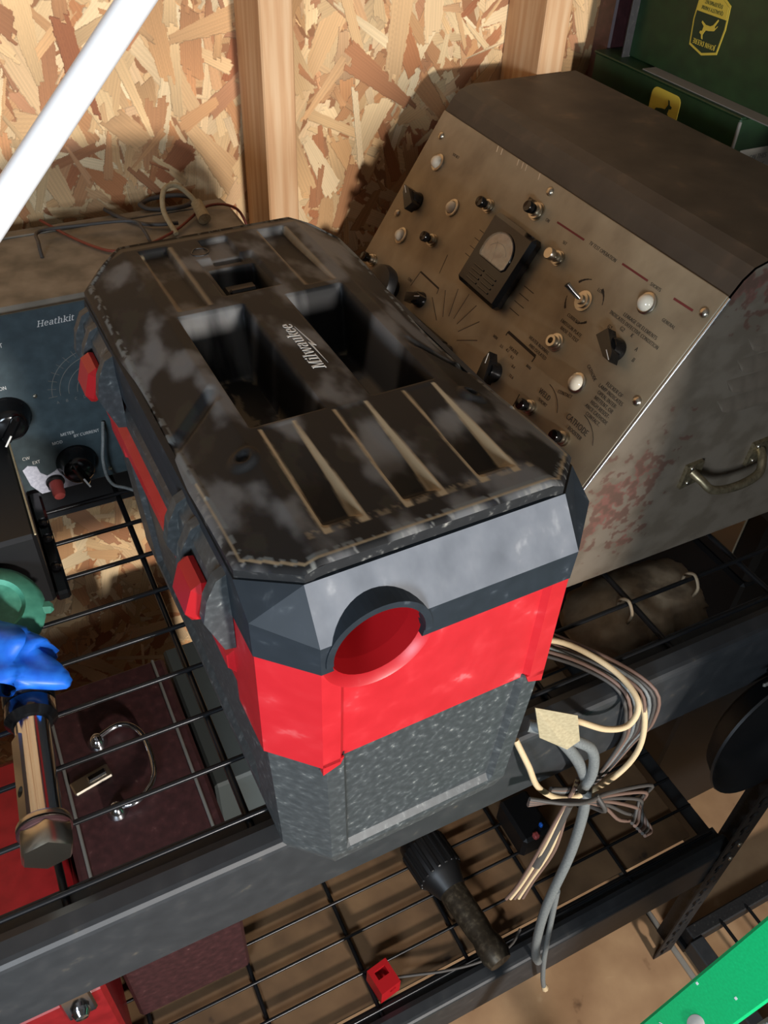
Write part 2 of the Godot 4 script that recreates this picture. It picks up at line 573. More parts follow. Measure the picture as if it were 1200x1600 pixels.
# ------------------------------------------------------------------ room
func room() -> void:
	var y0 := -1.25
	var y1 := 1.35
	structure("wall_back", rbox(Vector3(4.6, 2.6, 0.012), 0.0005), M.osb, Vector3(0.15, 0.05, -1.156), Basis.IDENTITY, "oriented strand board sheathing behind the rack", "wall")
	structure("wall_left", rbox(Vector3(0.1, 2.6, 5.6), 0.001), M.plaster, Vector3(-2.1, 0.05, 1.6), Basis.IDENTITY, "pale painted wall left of the rack", "wall")
	structure("wall_right", rbox(Vector3(0.1, 2.6, 5.6), 0.001), M.plaster, Vector3(2.4, 0.05, 1.6), Basis.IDENTITY, "pale painted wall right of the rack", "wall")
	structure("wall_front", rbox(Vector3(4.6, 2.6, 0.1), 0.001), M.plaster, Vector3(0.15, 0.05, 4.35), Basis.IDENTITY, "pale painted wall behind the viewer", "wall")
	structure("floor", rbox(Vector3(4.6, 0.1, 5.7), 0.001), M.concrete, Vector3(0.15, y0 - 0.05, 1.6), Basis.IDENTITY, "grey concrete shed floor", "floor")
	structure("ceiling", rbox(Vector3(4.6, 0.1, 5.7), 0.001), M.plaster, Vector3(0.15, y1 + 0.05, 1.6), Basis.IDENTITY, "pale shed ceiling", "ceiling")
	# wall studs, proud of the sheathing
	var i := 1
	for x in [-0.41, -0.012 - 0.004, 0.376, 0.779, 1.17]:
		if x > -0.1 and x < 0.1:
			continue
		structure("trim_%d" % i, rbox(Vector3(0.042, 2.596, 0.092), 0.002), M.stud, Vector3(x + 0.021, 0.05, -1.1035), Basis.IDENTITY, ["", "pine wall stud at the far left", "pine wall stud rising behind the vacuum", "pine wall stud rising behind the sloped tester", "pine wall stud at the far right"][i], "stud")
		i += 1

# ------------------------------------------------------------------ rack
const BEAM_Z := -0.353
func rack() -> void:
	var t := thing("steel_rack", "dark grey steel shelving rack with slotted posts and deep beams", "rack", Vector3(0.03, -1.25, -0.7))
	var o := -t.position
	var prof := V2([[0.0, -0.112], [0.0, -0.008], [-0.001, -0.004], [-0.004, -0.001], [-0.008, 0.0], [-0.022, 0.001], [-0.030, -0.002], [-0.030, -0.014], [-0.052, -0.014], [-0.052, -0.112], [-0.046, -0.112], [-0.046, -0.018], [-0.006, -0.018], [-0.006, -0.112]])
	var side := Basis(Vector3.UP, PI / 2)  # polygon x -> world -z ... see below
	for y in [0.0, -0.76]:
		var st := new_st()
		var xf := Transform3D(Basis(Vector3(0, 0, 1), Vector3(0, 1, 0), Vector3(-1, 0, 0)), Vector3.ZERO)
		add_prism(st, prof, -0.93, 0.93, xf)
		part("front_beam", st.commit(), M.steel, t, o + Vector3(0.03, y, BEAM_Z))
		var st2 := new_st()
		var xf2 := Transform3D(Basis(Vector3(0, 0, -1), Vector3(0, 1, 0), Vector3(1, 0, 0)), Vector3.ZERO)
		add_prism(st2, prof, -0.93, 0.93, xf2)
		part("back_beam", st2.commit(), M.steel, t, o + Vector3(0.03, y, -1.05))
		for x in [-0.895, 0.955]:
			part("side_beam", rbox(Vector3(0.03, 0.06, 0.6), 0.002), M.steel, t, o + Vector3(x, y - 0.07, -0.7))
	part("cross_bar", rbox(Vector3(0.036, 0.012, 0.60), 0.002), M.steel, t, o + Vector3(0.125, -0.7855, -0.7))
	# slotted posts: an angle of two webs, each punched
	for px in [-0.91, 0.97]:
		for pz in [BEAM_Z + 0.003, -1.053]:
			var seen: bool = px > 0.0 and pz > -0.5
			var s := 1.0 if px > 0.0 else -1.0
			var zs := 1.0 if pz > -0.5 else -1.0
			if seen:
				var c := CSGCombiner3D.new()
				c.name = "post"
				c.position = o + Vector3(px, 0, pz)
				t.add_child(c, true)
				var a := CSGBox3D.new()
				a.size = Vector3(0.05, 1.75, 0.003)
				a.position = Vector3(-0.025, -0.375, 0.0015)
				a.material = M.post
				c.add_child(a)
				var b := CSGBox3D.new()
				b.size = Vector3(0.003, 1.75, 0.045)
				b.position = Vector3(-0.0015, -0.375, -0.0205)
				b.material = M.post
				c.add_child(b)
				for k in 22:
					var h := CSGCylinder3D.new()
					h.radius = 0.0105
					h.height = 0.02
					h.sides = 14
					h.rotation.x = PI / 2
					h.position = Vector3(-0.032, -1.21 + k * 0.05, 0.0)
					h.operation = CSGShape3D.OPERATION_SUBTRACTION
					h.material = M.post
					c.add_child(h)
					var g := CSGBox3D.new()
					g.size = Vector3(0.008, 0.022, 0.02)
					g.position = Vector3(-0.032, -1.224 + k * 0.05, 0.0)
					g.operation = CSGShape3D.OPERATION_SUBTRACTION
					g.material = M.post
					c.add_child(g)
					if k % 2 == 0:
						var h2 := CSGCylinder3D.new()
						h2.radius = 0.0045
						h2.height = 0.02
						h2.sides = 10
						h2.rotation.x = PI / 2
						h2.position = Vector3(-0.013, -1.185 + k * 0.05, 0.0)
						h2.operation = CSGShape3D.OPERATION_SUBTRACTION
						h2.material = M.post
						c.add_child(h2)
			else:
				var st := new_st()
				add_rbox(st, Vector3(-0.025 * s, -0.375, 0.0015 * zs), Vector3(0.05, 1.75, 0.003), 0.0005)
				add_rbox(st, Vector3(-0.0015 * s, -0.375, -0.0205 * zs), Vector3(0.003, 1.75, 0.045), 0.0005)
				part("post", st.commit(), M.post, t, o + Vector3(px, 0, pz))
	for k in [[-0.735, 0], [-0.79, 0], [0.0, 0], [-0.05, 0]]:
		part("rivet", lathe(V2([[0.0055, 0.0], [0.005, 0.0025], [0.0, 0.004]]), 10), M.nickel, t, o + Vector3(0.958, k[0], BEAM_Z + 0.0055), Basis(Vector3.RIGHT, PI / 2))
	# wire decks
	var names := ["wire deck of the upper shelf carrying the vacuum", "wire deck of the lower shelf above the cardboard"]
	var n := 0
	for y in [-0.003, -0.763]:
		var d := thing("wire_deck", names[n], "wire deck", Vector3(0.03, y, -0.7))
		n += 1
		var wm := tube([Vector3(-0.915, 0, 0), Vector3(0.915, 0, 0)], 0.0028, 8)
		var z := -0.3945
		while z > -1.02:
			part("wire", wm, M.wire, d, Vector3(0, 0, z + 0.7))
			z -= 0.0613
		var xs := [-0.743, -0.577, -0.411, -0.245, -0.079, 0.087, 0.253, 0.419, 0.585, 0.751]
		var cm := tube([Vector3(0, 0, -0.322), Vector3(0, 0, 0.316)], 0.0036, 8)
		for x in xs:
			part("support_wire", cm, M.wire, d, Vector3(x - 0.03, -0.0064, 0))

# ------------------------------------------------------------------ vacuum
const VHW := 0.1305
const VHL := 0.246

func oct(hw: float, hl: float, c: float, y: float) -> Array:
	return [Vector3(-hw + c, y, hl), Vector3(hw - c, y, hl), Vector3(hw, y, hl - c), Vector3(hw, y, -hl + c), Vector3(hw - c, y, -hl), Vector3(-hw + c, y, -hl), Vector3(-hw, y, -hl + c), Vector3(-hw, y, hl - c)]

# octagon with a recessed panel in front, back and both sides
func body_ring(hw: float, hl: float, c: float, y: float, d: float) -> Array:
	var e := 0.014
	var f := 0.004
	var o := []
	o.append_array([Vector3(-hw + c, y, hl), Vector3(-hw + c + e, y, hl), Vector3(-hw + c + e + f, y, hl - d), Vector3(hw - c - e - f, y, hl - d), Vector3(hw - c - e, y, hl), Vector3(hw - c, y, hl)])
	o.append_array([Vector3(hw, y, hl - c), Vector3(hw, y, hl - c - 0.05), Vector3(hw - d, y, hl - c - 0.054), Vector3(hw - d, y, -hl + c + 0.054), Vector3(hw, y, -hl + c + 0.05), Vector3(hw, y, -hl + c)])
	o.append_array([Vector3(hw - c, y, -hl), Vector3(-hw + c, y, -hl)])
	o.append_array([Vector3(-hw, y, -hl + c), Vector3(-hw, y, -hl + c + 0.05), Vector3(-hw + d, y, -hl + c + 0.054), Vector3(-hw + d, y, hl - c - 0.054), Vector3(-hw, y, hl - c - 0.05), Vector3(-hw, y, hl - c)])
	return o

func smooth_step(a: float, b: float, x: float) -> float:
	var t := clampf((x - a) / (b - a), 0.0, 1.0)
	return t * t * (3.0 - 2.0 * t)

# how deep a pocket is at a point: walls of the given run on each side
func pocket(x: float, z: float, x0: float, x1: float, z0: float, z1: float, wx: float, wz0: float, wz1: float) -> float:
	var a := clampf((x - x0) / wx, 0.0, 1.0)
	a = minf(a, clampf((x1 - x) / wx, 0.0, 1.0))
	a = minf(a, clampf((z - z0) / wz0, 0.0, 1.0))
	return minf(a, clampf((z1 - z) / wz1, 0.0, 1.0))

const TOP := 0.374
const LID_W := 0.1305
const LID_F := 0.2215
const LID_B := 0.243

# distance of a lid point from the lid's outline (four sides and four slanted corners)
func lid_inset(x: float, z: float) -> float:
	var d := minf(LID_W - absf(x), minf(LID_F - z, LID_B + z))
	d = minf(d, (LID_W + LID_F - 0.034 - absf(x) - z) * 0.7071)
	return minf(d, (LID_W + LID_B - 0.042 - absf(x) + z) * 0.7071)

func lid_height(x: float, z: float) -> float:
	var y := TOP
	var ax := absf(x)
	# shoulders fall in a flat facet to the sides, a narrow one to the back
	var k := clampf((ax - 0.086) / (LID_W - 0.086), 0.0, 1.0)
	var mid := clampf(1.0 - absf(z + 0.01) / 0.16, 0.0, 1.0)
	y -= (0.020 + 0.013 * smooth_step(0.0, 1.0, mid)) * k * (1.0 - 0.20 * smooth_step(0.10, 0.19, z))
	y -= 0.007 * clampf((-z - 0.218) / (LID_B - 0.218), 0.0, 1.0) * (1.0 - 0.7 * k)
	var d := lid_inset(x, z)
	if d < 0.004:
		var e := 1.0 - maxf(d, 0.0) / 0.004
		y -= 0.0030 * e * e
	elif z < 0.12 and d < 0.0085:
		y += 0.0016 * sin(PI * (d - 0.004) / 0.0045)
	# front channels: floors that run down toward the front
	for c in [-0.058, 0.0, 0.058]:
		var p := pocket(x, z, c - 0.0135, c + 0.0135, 0.084, 0.194, 0.0014, 0.002, 0.010)
		if p > 0.0:
			y -= p * (0.0005 + 0.0085 * pow(clampf((z - 0.084) / 0.10, 0.0, 1.0), 1.4))
	# back channels
	for c in [-0.060, 0.058]:
		var p := pocket(x, z, c - 0.0135, c + 0.0135, -0.213, -0.094, 0.0014, 0.004, 0.002)
		if p > 0.0:
			y -= p * (0.001 + 0.0055 * clampf((-0.094 - z) / 0.09, 0.0, 1.0))
	# middle back channel and the latch pocket in it
	y -= 0.004 * pocket(x, z, -0.0165, 0.0125, -0.213, -0.165, 0.0016, 0.003, 0.003)
	y -= 0.004 * pocket(x, z, -0.030, 0.024, -0.176, -0.104, 0.003, 0.006, 0.003)
	y -= 0.024 * pocket(x, z, -0.024, 0.019, -0.158, -0.110, 0.002, 0.006, 0.003)
	# the two wells beside the carry bar
	y -= 0.058 * pocket(x, z, -0.076, -0.0185, -0.085, 0.080, 0.006, 0.024, 0.006)
	y -= 0.058 * pocket(x, z, 0.0205, 0.074, -0.085, 0.080, 0.006, 0.024, 0.006)
	# slanted notch over each shoulder, a screw boss before it
	if ax > 0.080:
		y -= 0.005 * smooth_step(0.080, 0.090, ax) * clampf(1.3 - absf(z - 0.035 - (ax - 0.10) * 0.5) / 0.008, 0.0, 1.0)
		var r := Vector2(ax - 0.092, z - 0.108).length()
		y += 0.0035 * (1.0 - smooth_step(0.007, 0.012, r)) - 0.004 * (1.0 - smooth_step(0.003, 0.005, r))
	return y

func lid_mesh() -> ArrayMesh:
	var nx := 190
	var nz := 280
	var patch := FastNoiseLite.new()
	patch.seed = 4
	patch.frequency = 13.0
	patch.fractal_octaves = 4
	patch.fractal_gain = 0.42
	var fine := FastNoiseLite.new()
	fine.seed = 9
	fine.frequency = 150.0
	fine.fractal_octaves = 3
	var verts := PackedVector3Array()
	var cols := PackedColorArray()
	var black := Color(0.0125, 0.0125, 0.0135)
	var grey := Color(0.125, 0.124, 0.122)
	var tan := Color(0.36, 0.275, 0.17)
	for j in nz + 1:
		for i in nx + 1:
			var x := lerpf(-LID_W, LID_W, float(i) / nx)
			var z := lerpf(-LID_B, LID_F, float(j) / nz)
			var df := (LID_W + LID_F - 0.034 - absf(x) - z) * 0.5
			if df < 0.0:
				x += signf(x) * df
				z += df
			var db := (LID_W + LID_B - 0.042 - absf(x) + z) * 0.5
			if db < 0.0:
				x += signf(x) * db
				z -= db
			verts.append(Vector3(x, lid_height(x, z), z))
			# dust: grey film in smears drawn out along the lid, tan sawdust caught along the steps
			var p := patch.get_noise_2d(x * 1.3, z * 0.8)
			var f := fine.get_noise_2d(x, z * 0.5)
			var c := black.lerp(grey, smooth_step(-0.06, 0.40, p + 0.05 * f))
			var t := 0.0
			for k in [-0.058, 0.0, 0.058]:
				if z > 0.084 and z < 0.200:
					# a drift against both walls of each channel, wider toward the front
					var wdt := 0.0005 + 0.0019 * clampf((z - 0.084) / 0.1, 0.0, 1.0) + 0.0004 * f
					t = maxf(t, 1.0 - smooth_step(wdt, wdt + 0.0014, absf(x - k + 0.0128)))
					t = maxf(t, 1.0 - smooth_step(wdt, wdt + 0.0014, absf(x - k - 0.0128)))
				elif z < -0.094 and z > -0.21 and k != 0.0:
					for e in [-0.0135, 0.0135]:
						t = maxf(t, 0.5 * (1.0 - smooth_step(0.0008 + 0.0006 * f, 0.0030, absf(x - k - e))))
			if z > 0.1945 + 0.002 * f and z < 0.200 and absf(x) < 0.085:
				t = maxf(t, 0.35 * smooth_step(-0.2, 0.2, f))
			# sawdust lying in the wells and smeared over the shoulders
			var well := pocket(x, z, -0.076, -0.0185, -0.085, 0.080, 0.006, 0.024, 0.006) + pocket(x, z, 0.0205, 0.074, -0.085, 0.080, 0.006, 0.024, 0.006)
			var p2 := patch.get_noise_2d(x * 1.9 + 3.0, z * 1.2 + 1.0)
			if well > 0.985:
				t = maxf(t, 0.36 * smooth_step(-0.02, 0.12, p2 + 0.15 * f + (0.06 if z > 0.0 else -0.10)))
			elif well <= 0.0:
				t = maxf(t, 0.03 * smooth_step(0.12, 0.34, p2 + 0.08 * f))
			# bright scuffs along the outer rim and a tan line behind the front edge
			var d := lid_inset(x, z)
			if d < 0.0062 and z > 0.10:
				if d > 0.0042:
					t = maxf(t, 0.75 + 0.25 * f)
				elif f + 0.4 * p > 0.34:
					c = c.lerp(Color(0.20, 0.195, 0.18), 0.6)
			elif d > 0.004 and d < 0.0085 and f + 0.8 * p > -0.10:
				c = c.lerp(Color(0.15, 0.16, 0.155), 0.75)
			cols.append(c.lerp(tan, clampf(t, 0.0, 1.0)))
	var st := new_st()
	st.set_smooth_group(0)
	var w := nx + 1
	for j in nz + 1:
		for i in nx + 1:
			st.set_color(cols[j * w + i])
			st.add_vertex(verts[j * w + i])
	for j in nz:
		for i in nx:
			var a := j * w + i
			for tr in [[a, a + 1, a + w + 1], [a, a + w + 1, a + w]]:
				var g: Vector3 = (verts[tr[0]] - verts[tr[2]]).cross(verts[tr[0]] - verts[tr[1]])
				if g.length_squared() < 1e-20:
					continue
				if g.y > 0.0:
					for v in tr:
						st.add_index(v)
				else:
					st.add_index(tr[0]); st.add_index(tr[2]); st.add_index(tr[1])
	st.generate_normals()
	return st.commit()

# the lid's outline, its own edge height less `drop`
func lid_ring(inset: float, drop: float) -> Array:
	var o := []
	for v in [Vector2(-LID_W + 0.034, LID_F), Vector2(LID_W - 0.034, LID_F), Vector2(LID_W, LID_F - 0.034), Vector2(LID_W, -LID_B + 0.042), Vector2(LID_W - 0.042, -LID_B), Vector2(-LID_W + 0.042, -LID_B), Vector2(-LID_W, -LID_B + 0.042), Vector2(-LID_W, LID_F - 0.034)]:
		var y := lid_height(v.x, v.y) - drop
		o.append(Vector3(v.x - signf(v.x) * inset, y, v.y - signf(v.y) * inset))
	return o

# walls from one line of outline points to another, fine enough to follow the lid's edge
func lid_skirt(drop: float) -> ArrayMesh:
	var ring := lid_ring(0.0, 0.0)
	var st := new_st()
	for i in ring.size():
		var a: Vector3 = ring[i]
		var b: Vector3 = ring[(i + 1) % ring.size()]
		var n := 24
		var out := (b - a).cross(Vector3.UP)
		for k in n:
			var p := a.lerp(b, float(k) / n)
			var q := a.lerp(b, float(k + 1) / n)
			p.y = lid_height(p.x, p.z)
			q.y = lid_height(q.x, q.z)
			quad(st, p, q, q - Vector3(0, drop, 0), p - Vector3(0, drop, 0), out)
	return st.commit()

func vacuum() -> void:
	var t := thing("wet_dry_vacuum", "red and black dusty wet/dry shop vacuum with a hose port", "vacuum", Vector3(0.2195, 0.0, -0.555))
	t.rotation.y = 0.02
	# tank
	var st := new_st()
	var rings := [body_ring(VHW - 0.030, VHL - 0.026, 0.030, 0.0, 0.0), body_ring(VHW - 0.016, VHL - 0.010, 0.031, 0.006, 0.0), body_ring(VHW - 0.010, VHL - 0.006, 0.032, 0.024, 0.0), body_ring(VHW - 0.010, VHL - 0.0055, 0.032, 0.030, 0.0008), body_ring(VHW - 0.010, VHL - 0.0055, 0.032, 0.036, 0.0055), body_ring(VHW - 0.003, VHL - 0.0015, 0.033, 0.190, 0.0055)]
	add_loft(st, rings)
	part("tank", st.commit(), M.tank, t)
	# red band, bored for the hose port
	var hole := Vector3(-0.0565, 0.309, VHL)
	var band := CSGCombiner3D.new()
	band.name = "red_band"
	t.add_child(band)
	var poly := PackedVector2Array()
	for v in body_ring(VHW, VHL, 0.033, 0.0, 0.0045):
		poly.append(Vector2(v.x, v.z))
	var ex := CSGPolygon3D.new()
	ex.polygon = poly
	ex.mode = CSGPolygon3D.MODE_DEPTH
	ex.depth = 0.115
	ex.basis = Basis(Vector3.RIGHT, PI / 2)
	ex.position = Vector3(0, 0.1855, 0)
	ex.material = M.red
	band.add_child(ex)
	bore(band, hole, 0.0412, 0.16, M.red)
	# lower fringe of the band: it dips over the corner columns
	for s in [-1.0, 1.0]:
		var fr := new_st()
		var xs: float = s
		add_prism(fr, [Vector2(xs * (VHW - 0.033), 0.176), Vector2(xs * (VHW - 0.047), 0.182), Vector2(xs * (VHW - 0.050), 0.190), Vector2(xs * (VHW - 0.033), 0.190)], VHL - 0.006, VHL)
		part("band_corner", fr.commit(), M.red, t)
	# hose port: throat and the flared lip below
	var port := new_st()
	var pxf := Transform3D(Basis(Vector3.RIGHT, PI / 2), hole)
	add_lathe(port, V2([[0.0326, -0.018], [0.0336, -0.004]]), 40, pxf)
	var pt := part("hose_port", port.commit(), M.red_plain, t)
	var vo := new_st()
	add_lathe(vo, V2([[0.0, -0.155], [0.031, -0.150], [0.0326, -0.018]]), 40, pxf)
	part("throat", vo.commit(), M.red_plain, pt)
	var lip := new_st()
	add_lathe(lip, V2([[0.0334, -0.010], [0.0346, -0.006], [0.0400, -0.0005], [0.0412, 0.0003], [0.0414, -0.02]]), 30, pxf, 0.05 * PI, 0.95 * PI)
	part("flared_lip", lip.commit(), M.red, pt)
	# motor head: skirt and slanted faces, bored above the port, open below the lid
	var floor_ring := []
	for v in lid_ring(0.005, 0.0):
		floor_ring.append(Vector3(v.x, 0.303, v.z))
	var crease := oct(VHW + 0.0015, VHL + 0.0015, 0.0335, 0.3265)
	for k in [2, 7]:
		crease[k].y = 0.333
	for k in [3, 4, 5, 6]:
		crease[k].y = 0.319
	# one closed shell; only its front slanted face is chalky with dust
	var hr := [oct(VHW + 0.0008, VHL + 0.0008, 0.0335, 0.299), crease, lid_ring(-0.0012, 0.0065), lid_ring(0.004, 0.0065), floor_ring]
	var clean := new_st()
	clean.set_material(M.head)
	add_loft(clean, hr, true, true, 1, 0)
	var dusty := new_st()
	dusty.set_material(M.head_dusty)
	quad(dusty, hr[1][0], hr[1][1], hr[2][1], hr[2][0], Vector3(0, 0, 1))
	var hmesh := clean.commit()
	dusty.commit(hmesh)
	var head := CSGCombiner3D.new()
	head.name = "motor_head"
	t.add_child(head)
	var hm := CSGMesh3D.new()
	hm.mesh = hmesh
	head.add_child(hm)
	bore(head, hole, 0.0338, 0.16, M.head)
	# arch collar over the port
	var ar := new_st()
	var arc := []
	for k in 25:
		var a := PI * (-0.03) + PI * 1.06 * k / 24.0
		arc.append(Vector2(cos(a), sin(a)))
	var outer := []
	for v in arc:
		outer.append(v * 0.0385)
	for k in 25:
		outer.append(arc[24 - k] * 0.0334)
	add_prism(ar, outer, -0.034, 0.0024, Transform3D(Basis.IDENTITY, hole))
	part("port_collar", ar.commit(), M.head, t)
	# lid
	part("lid", lid_mesh(), M.lid, t)
	part("lid_rim", lid_skirt(0.0085), M.rim, t)
	# latch button in the back pocket
	var bt := new_st()
	add_rbox(bt, Vector3(-0.0025, 0.354, -0.134), Vector3(0.034, 0.012, 0.026), 0.004)
	add_rbox(bt, Vector3(-0.0025, 0.361, -0.130), Vector3(0.026, 0.005, 0.007), 0.002)
	part("release_button", bt.commit(), M.black, t)
	# carry bar lettering with its bolt
	var tb := Basis(Vector3(0, 0, -1), Vector3(-1, 0, 0), Vector3(0, 1, 0))
	var sh := Basis(Vector3(1, 0, 0), Vector3(0.28, 1, 0), Vector3(0, 0, 1))
	var logo := part("logo_lettering", text_mesh("Milwaukee", 0.0135, true), M.white_ink, t, Vector3(0.0005, TOP + 0.0003, -0.004), tb * sh)
	var bo := new_st()
	add_prism(bo, V2([[-0.029, -0.0085], [0.004, -0.0062], [0.002, -0.0085], [0.030, -0.0055], [-0.002, -0.0104], [0.0, -0.0078]]), 0.0, 0.0004)
	part("bolt_emblem", bo.commit(), M.white_ink, logo)
	# embossed ring mark at the back left
	part("embossed_mark", tube(curve([Vector3(-0.030, TOP, -0.190), Vector3(-0.024, TOP, -0.198), Vector3(-0.016, TOP, -0.196), Vector3(-0.014, TOP, -0.188), Vector3(-0.020, TOP, -0.183), Vector3(-0.028, TOP, -0.185), Vector3(-0.030, TOP, -0.190)], 5), 0.0008, 6), M.black, t)
	# side latches: dark bracket with a red tab
	for s in [-1.0, 1.0]:
		for z in [0.130, -0.150]:
			var la := Node3D.new()
			la.name = "side_latch"
			la.position = Vector3(s * (VHW + 0.0005), 0.306, z)
			t.add_child(la, true)
			var b := new_st()
			var k: float = s
			var fin := [Vector2(0, -0.042), Vector2(k * 0.008, -0.040), Vector2(k * 0.020, -0.006), Vector2(k * 0.016, 0.014), Vector2(k * 0.008, 0.030), Vector2(0, 0.034)]
			for zz in [-0.046, -0.016, 0.036]:
				add_prism(b, fin, zz, zz + 0.009)
			add_prism(b, [Vector2(0, -0.040), Vector2(k * 0.005, -0.036), Vector2(k * 0.006, 0.024), Vector2(0, 0.032)], -0.040, 0.040)
			add_prism(b, [Vector2(0, 0.010), Vector2(k * 0.010, 0.008), Vector2(k * 0.008, 0.022), Vector2(0, 0.030)], -0.040, 0.040)
			part("bracket", b.commit(), M.tank, la)
			part("red_tab", rbox(Vector3(0.016, 0.034, 0.040), 0.006), M.red_plain, la, Vector3(k * 0.017, -0.002, 0.014), Basis(Vector3.BACK, k * 0.30))
		# long ridge under the latches and the dark hose cradle
		var rg := new_st()
		var q: float = s
		add_prism(rg, [Vector2(q * (VHW - 0.006), 0.252), Vector2(q * (VHW + 0.006), 0.246), Vector2(q * (VHW + 0.006), 0.232), Vector2(q * (VHW - 0.006), 0.214)], -0.205, 0.165)
		part("side_ridge", rg.commit(), M.red, t)
		var cr := new_st()
		add_prism(cr, [Vector2(q * (VHW - 0.006), 0.284), Vector2(q * (VHW + 0.001), 0.280), Vector2(q * (VHW + 0.001), 0.262), Vector2(q * (VHW - 0.006), 0.256)], -0.14, 0.09)
		part("hose_cradle", cr.commit(), M.tank, t)

func bore(parent: Node, at: Vector3, r: float, depth: float, m: Material) -> void:
	var c := CSGCylinder3D.new()
	c.radius = r
	c.height = depth * 2.0
	c.sides = 48
	c.rotation.x = PI / 2
	c.position = at
	c.operation = CSGShape3D.OPERATION_SUBTRACTION
	c.material = m
	parent.add_child(c)

# ------------------------------------------------------------------ tester
const PN := Vector3(-0.8486, 0.529, 0)
const PU := Vector3(0.529, 0.8486, 0)
const PO := Vector3(0.634, 0.357, 0)

func pp(z: float, s: float, lift := 0.0) -> Vector3:
	return PO + Vector3(0, 0, z) + PU * s + PN * (0.003 + lift)

func side_texture() -> ImageTexture:
	var S := 384
	var n := FastNoiseLite.new()
	n.seed = 77
	n.frequency = 0.02
	n.fractal_octaves = 5
	var im := Image.create(S, S, false, Image.FORMAT_RGB8)
	for y in S:
		for x in S:
			var u := float(x) / S
			var v := 1.0 - float(y) / S
			var a := n.get_noise_2d(x, y)
			var b := n.get_noise_2d(x * 2.6 + 900, y * 2.6)
			var c := Color8(112, 101, 87).lerp(Color8(98, 87, 73), smooth_step(-0.3, 0.4, a))
			# rust: two scabs near the lower front, one round the top edge
			var r1 := 0.42 - Vector2((u - 0.30) * 3.2 - (v - 0.28) * 0.9, (v - 0.30) * 2.2).length()
			var r2 := 0.30 - Vector2((u - 0.37) * 5.0, (v - 0.15) * 4.6).length()
			var r3 := 0.34 - Vector2((u - 0.66) * 1.9 + 0.2, (v - 0.93) * 3.0).length()
			var r := maxf(r1, maxf(r2, r3))
			var k := smooth_step(0.0, 0.09, r + 0.55 * b + 0.3 * a - 0.12)
			c = c.lerp(Color8(116, 72, 63).lerp(Color8(88, 62, 51), smooth_step(-0.2, 0.3, b)), k * 0.8)
			im.set_pixel(x, y, c)
	im.generate_mipmaps()
	return ImageTexture.create_from_image(im)

func on_panel(called: String, t: Node3D, z: float, s: float) -> Node3D:
	var o := Node3D.new()
	o.name = called
	# local Y points out of the panel, local X runs toward the viewer, local -Z up the slope
	o.transform = Transform3D(Basis(Vector3(0, 0, 1), PN, -PU), pp(z, s) - t.position)
	t.add_child(o, true)
	return o

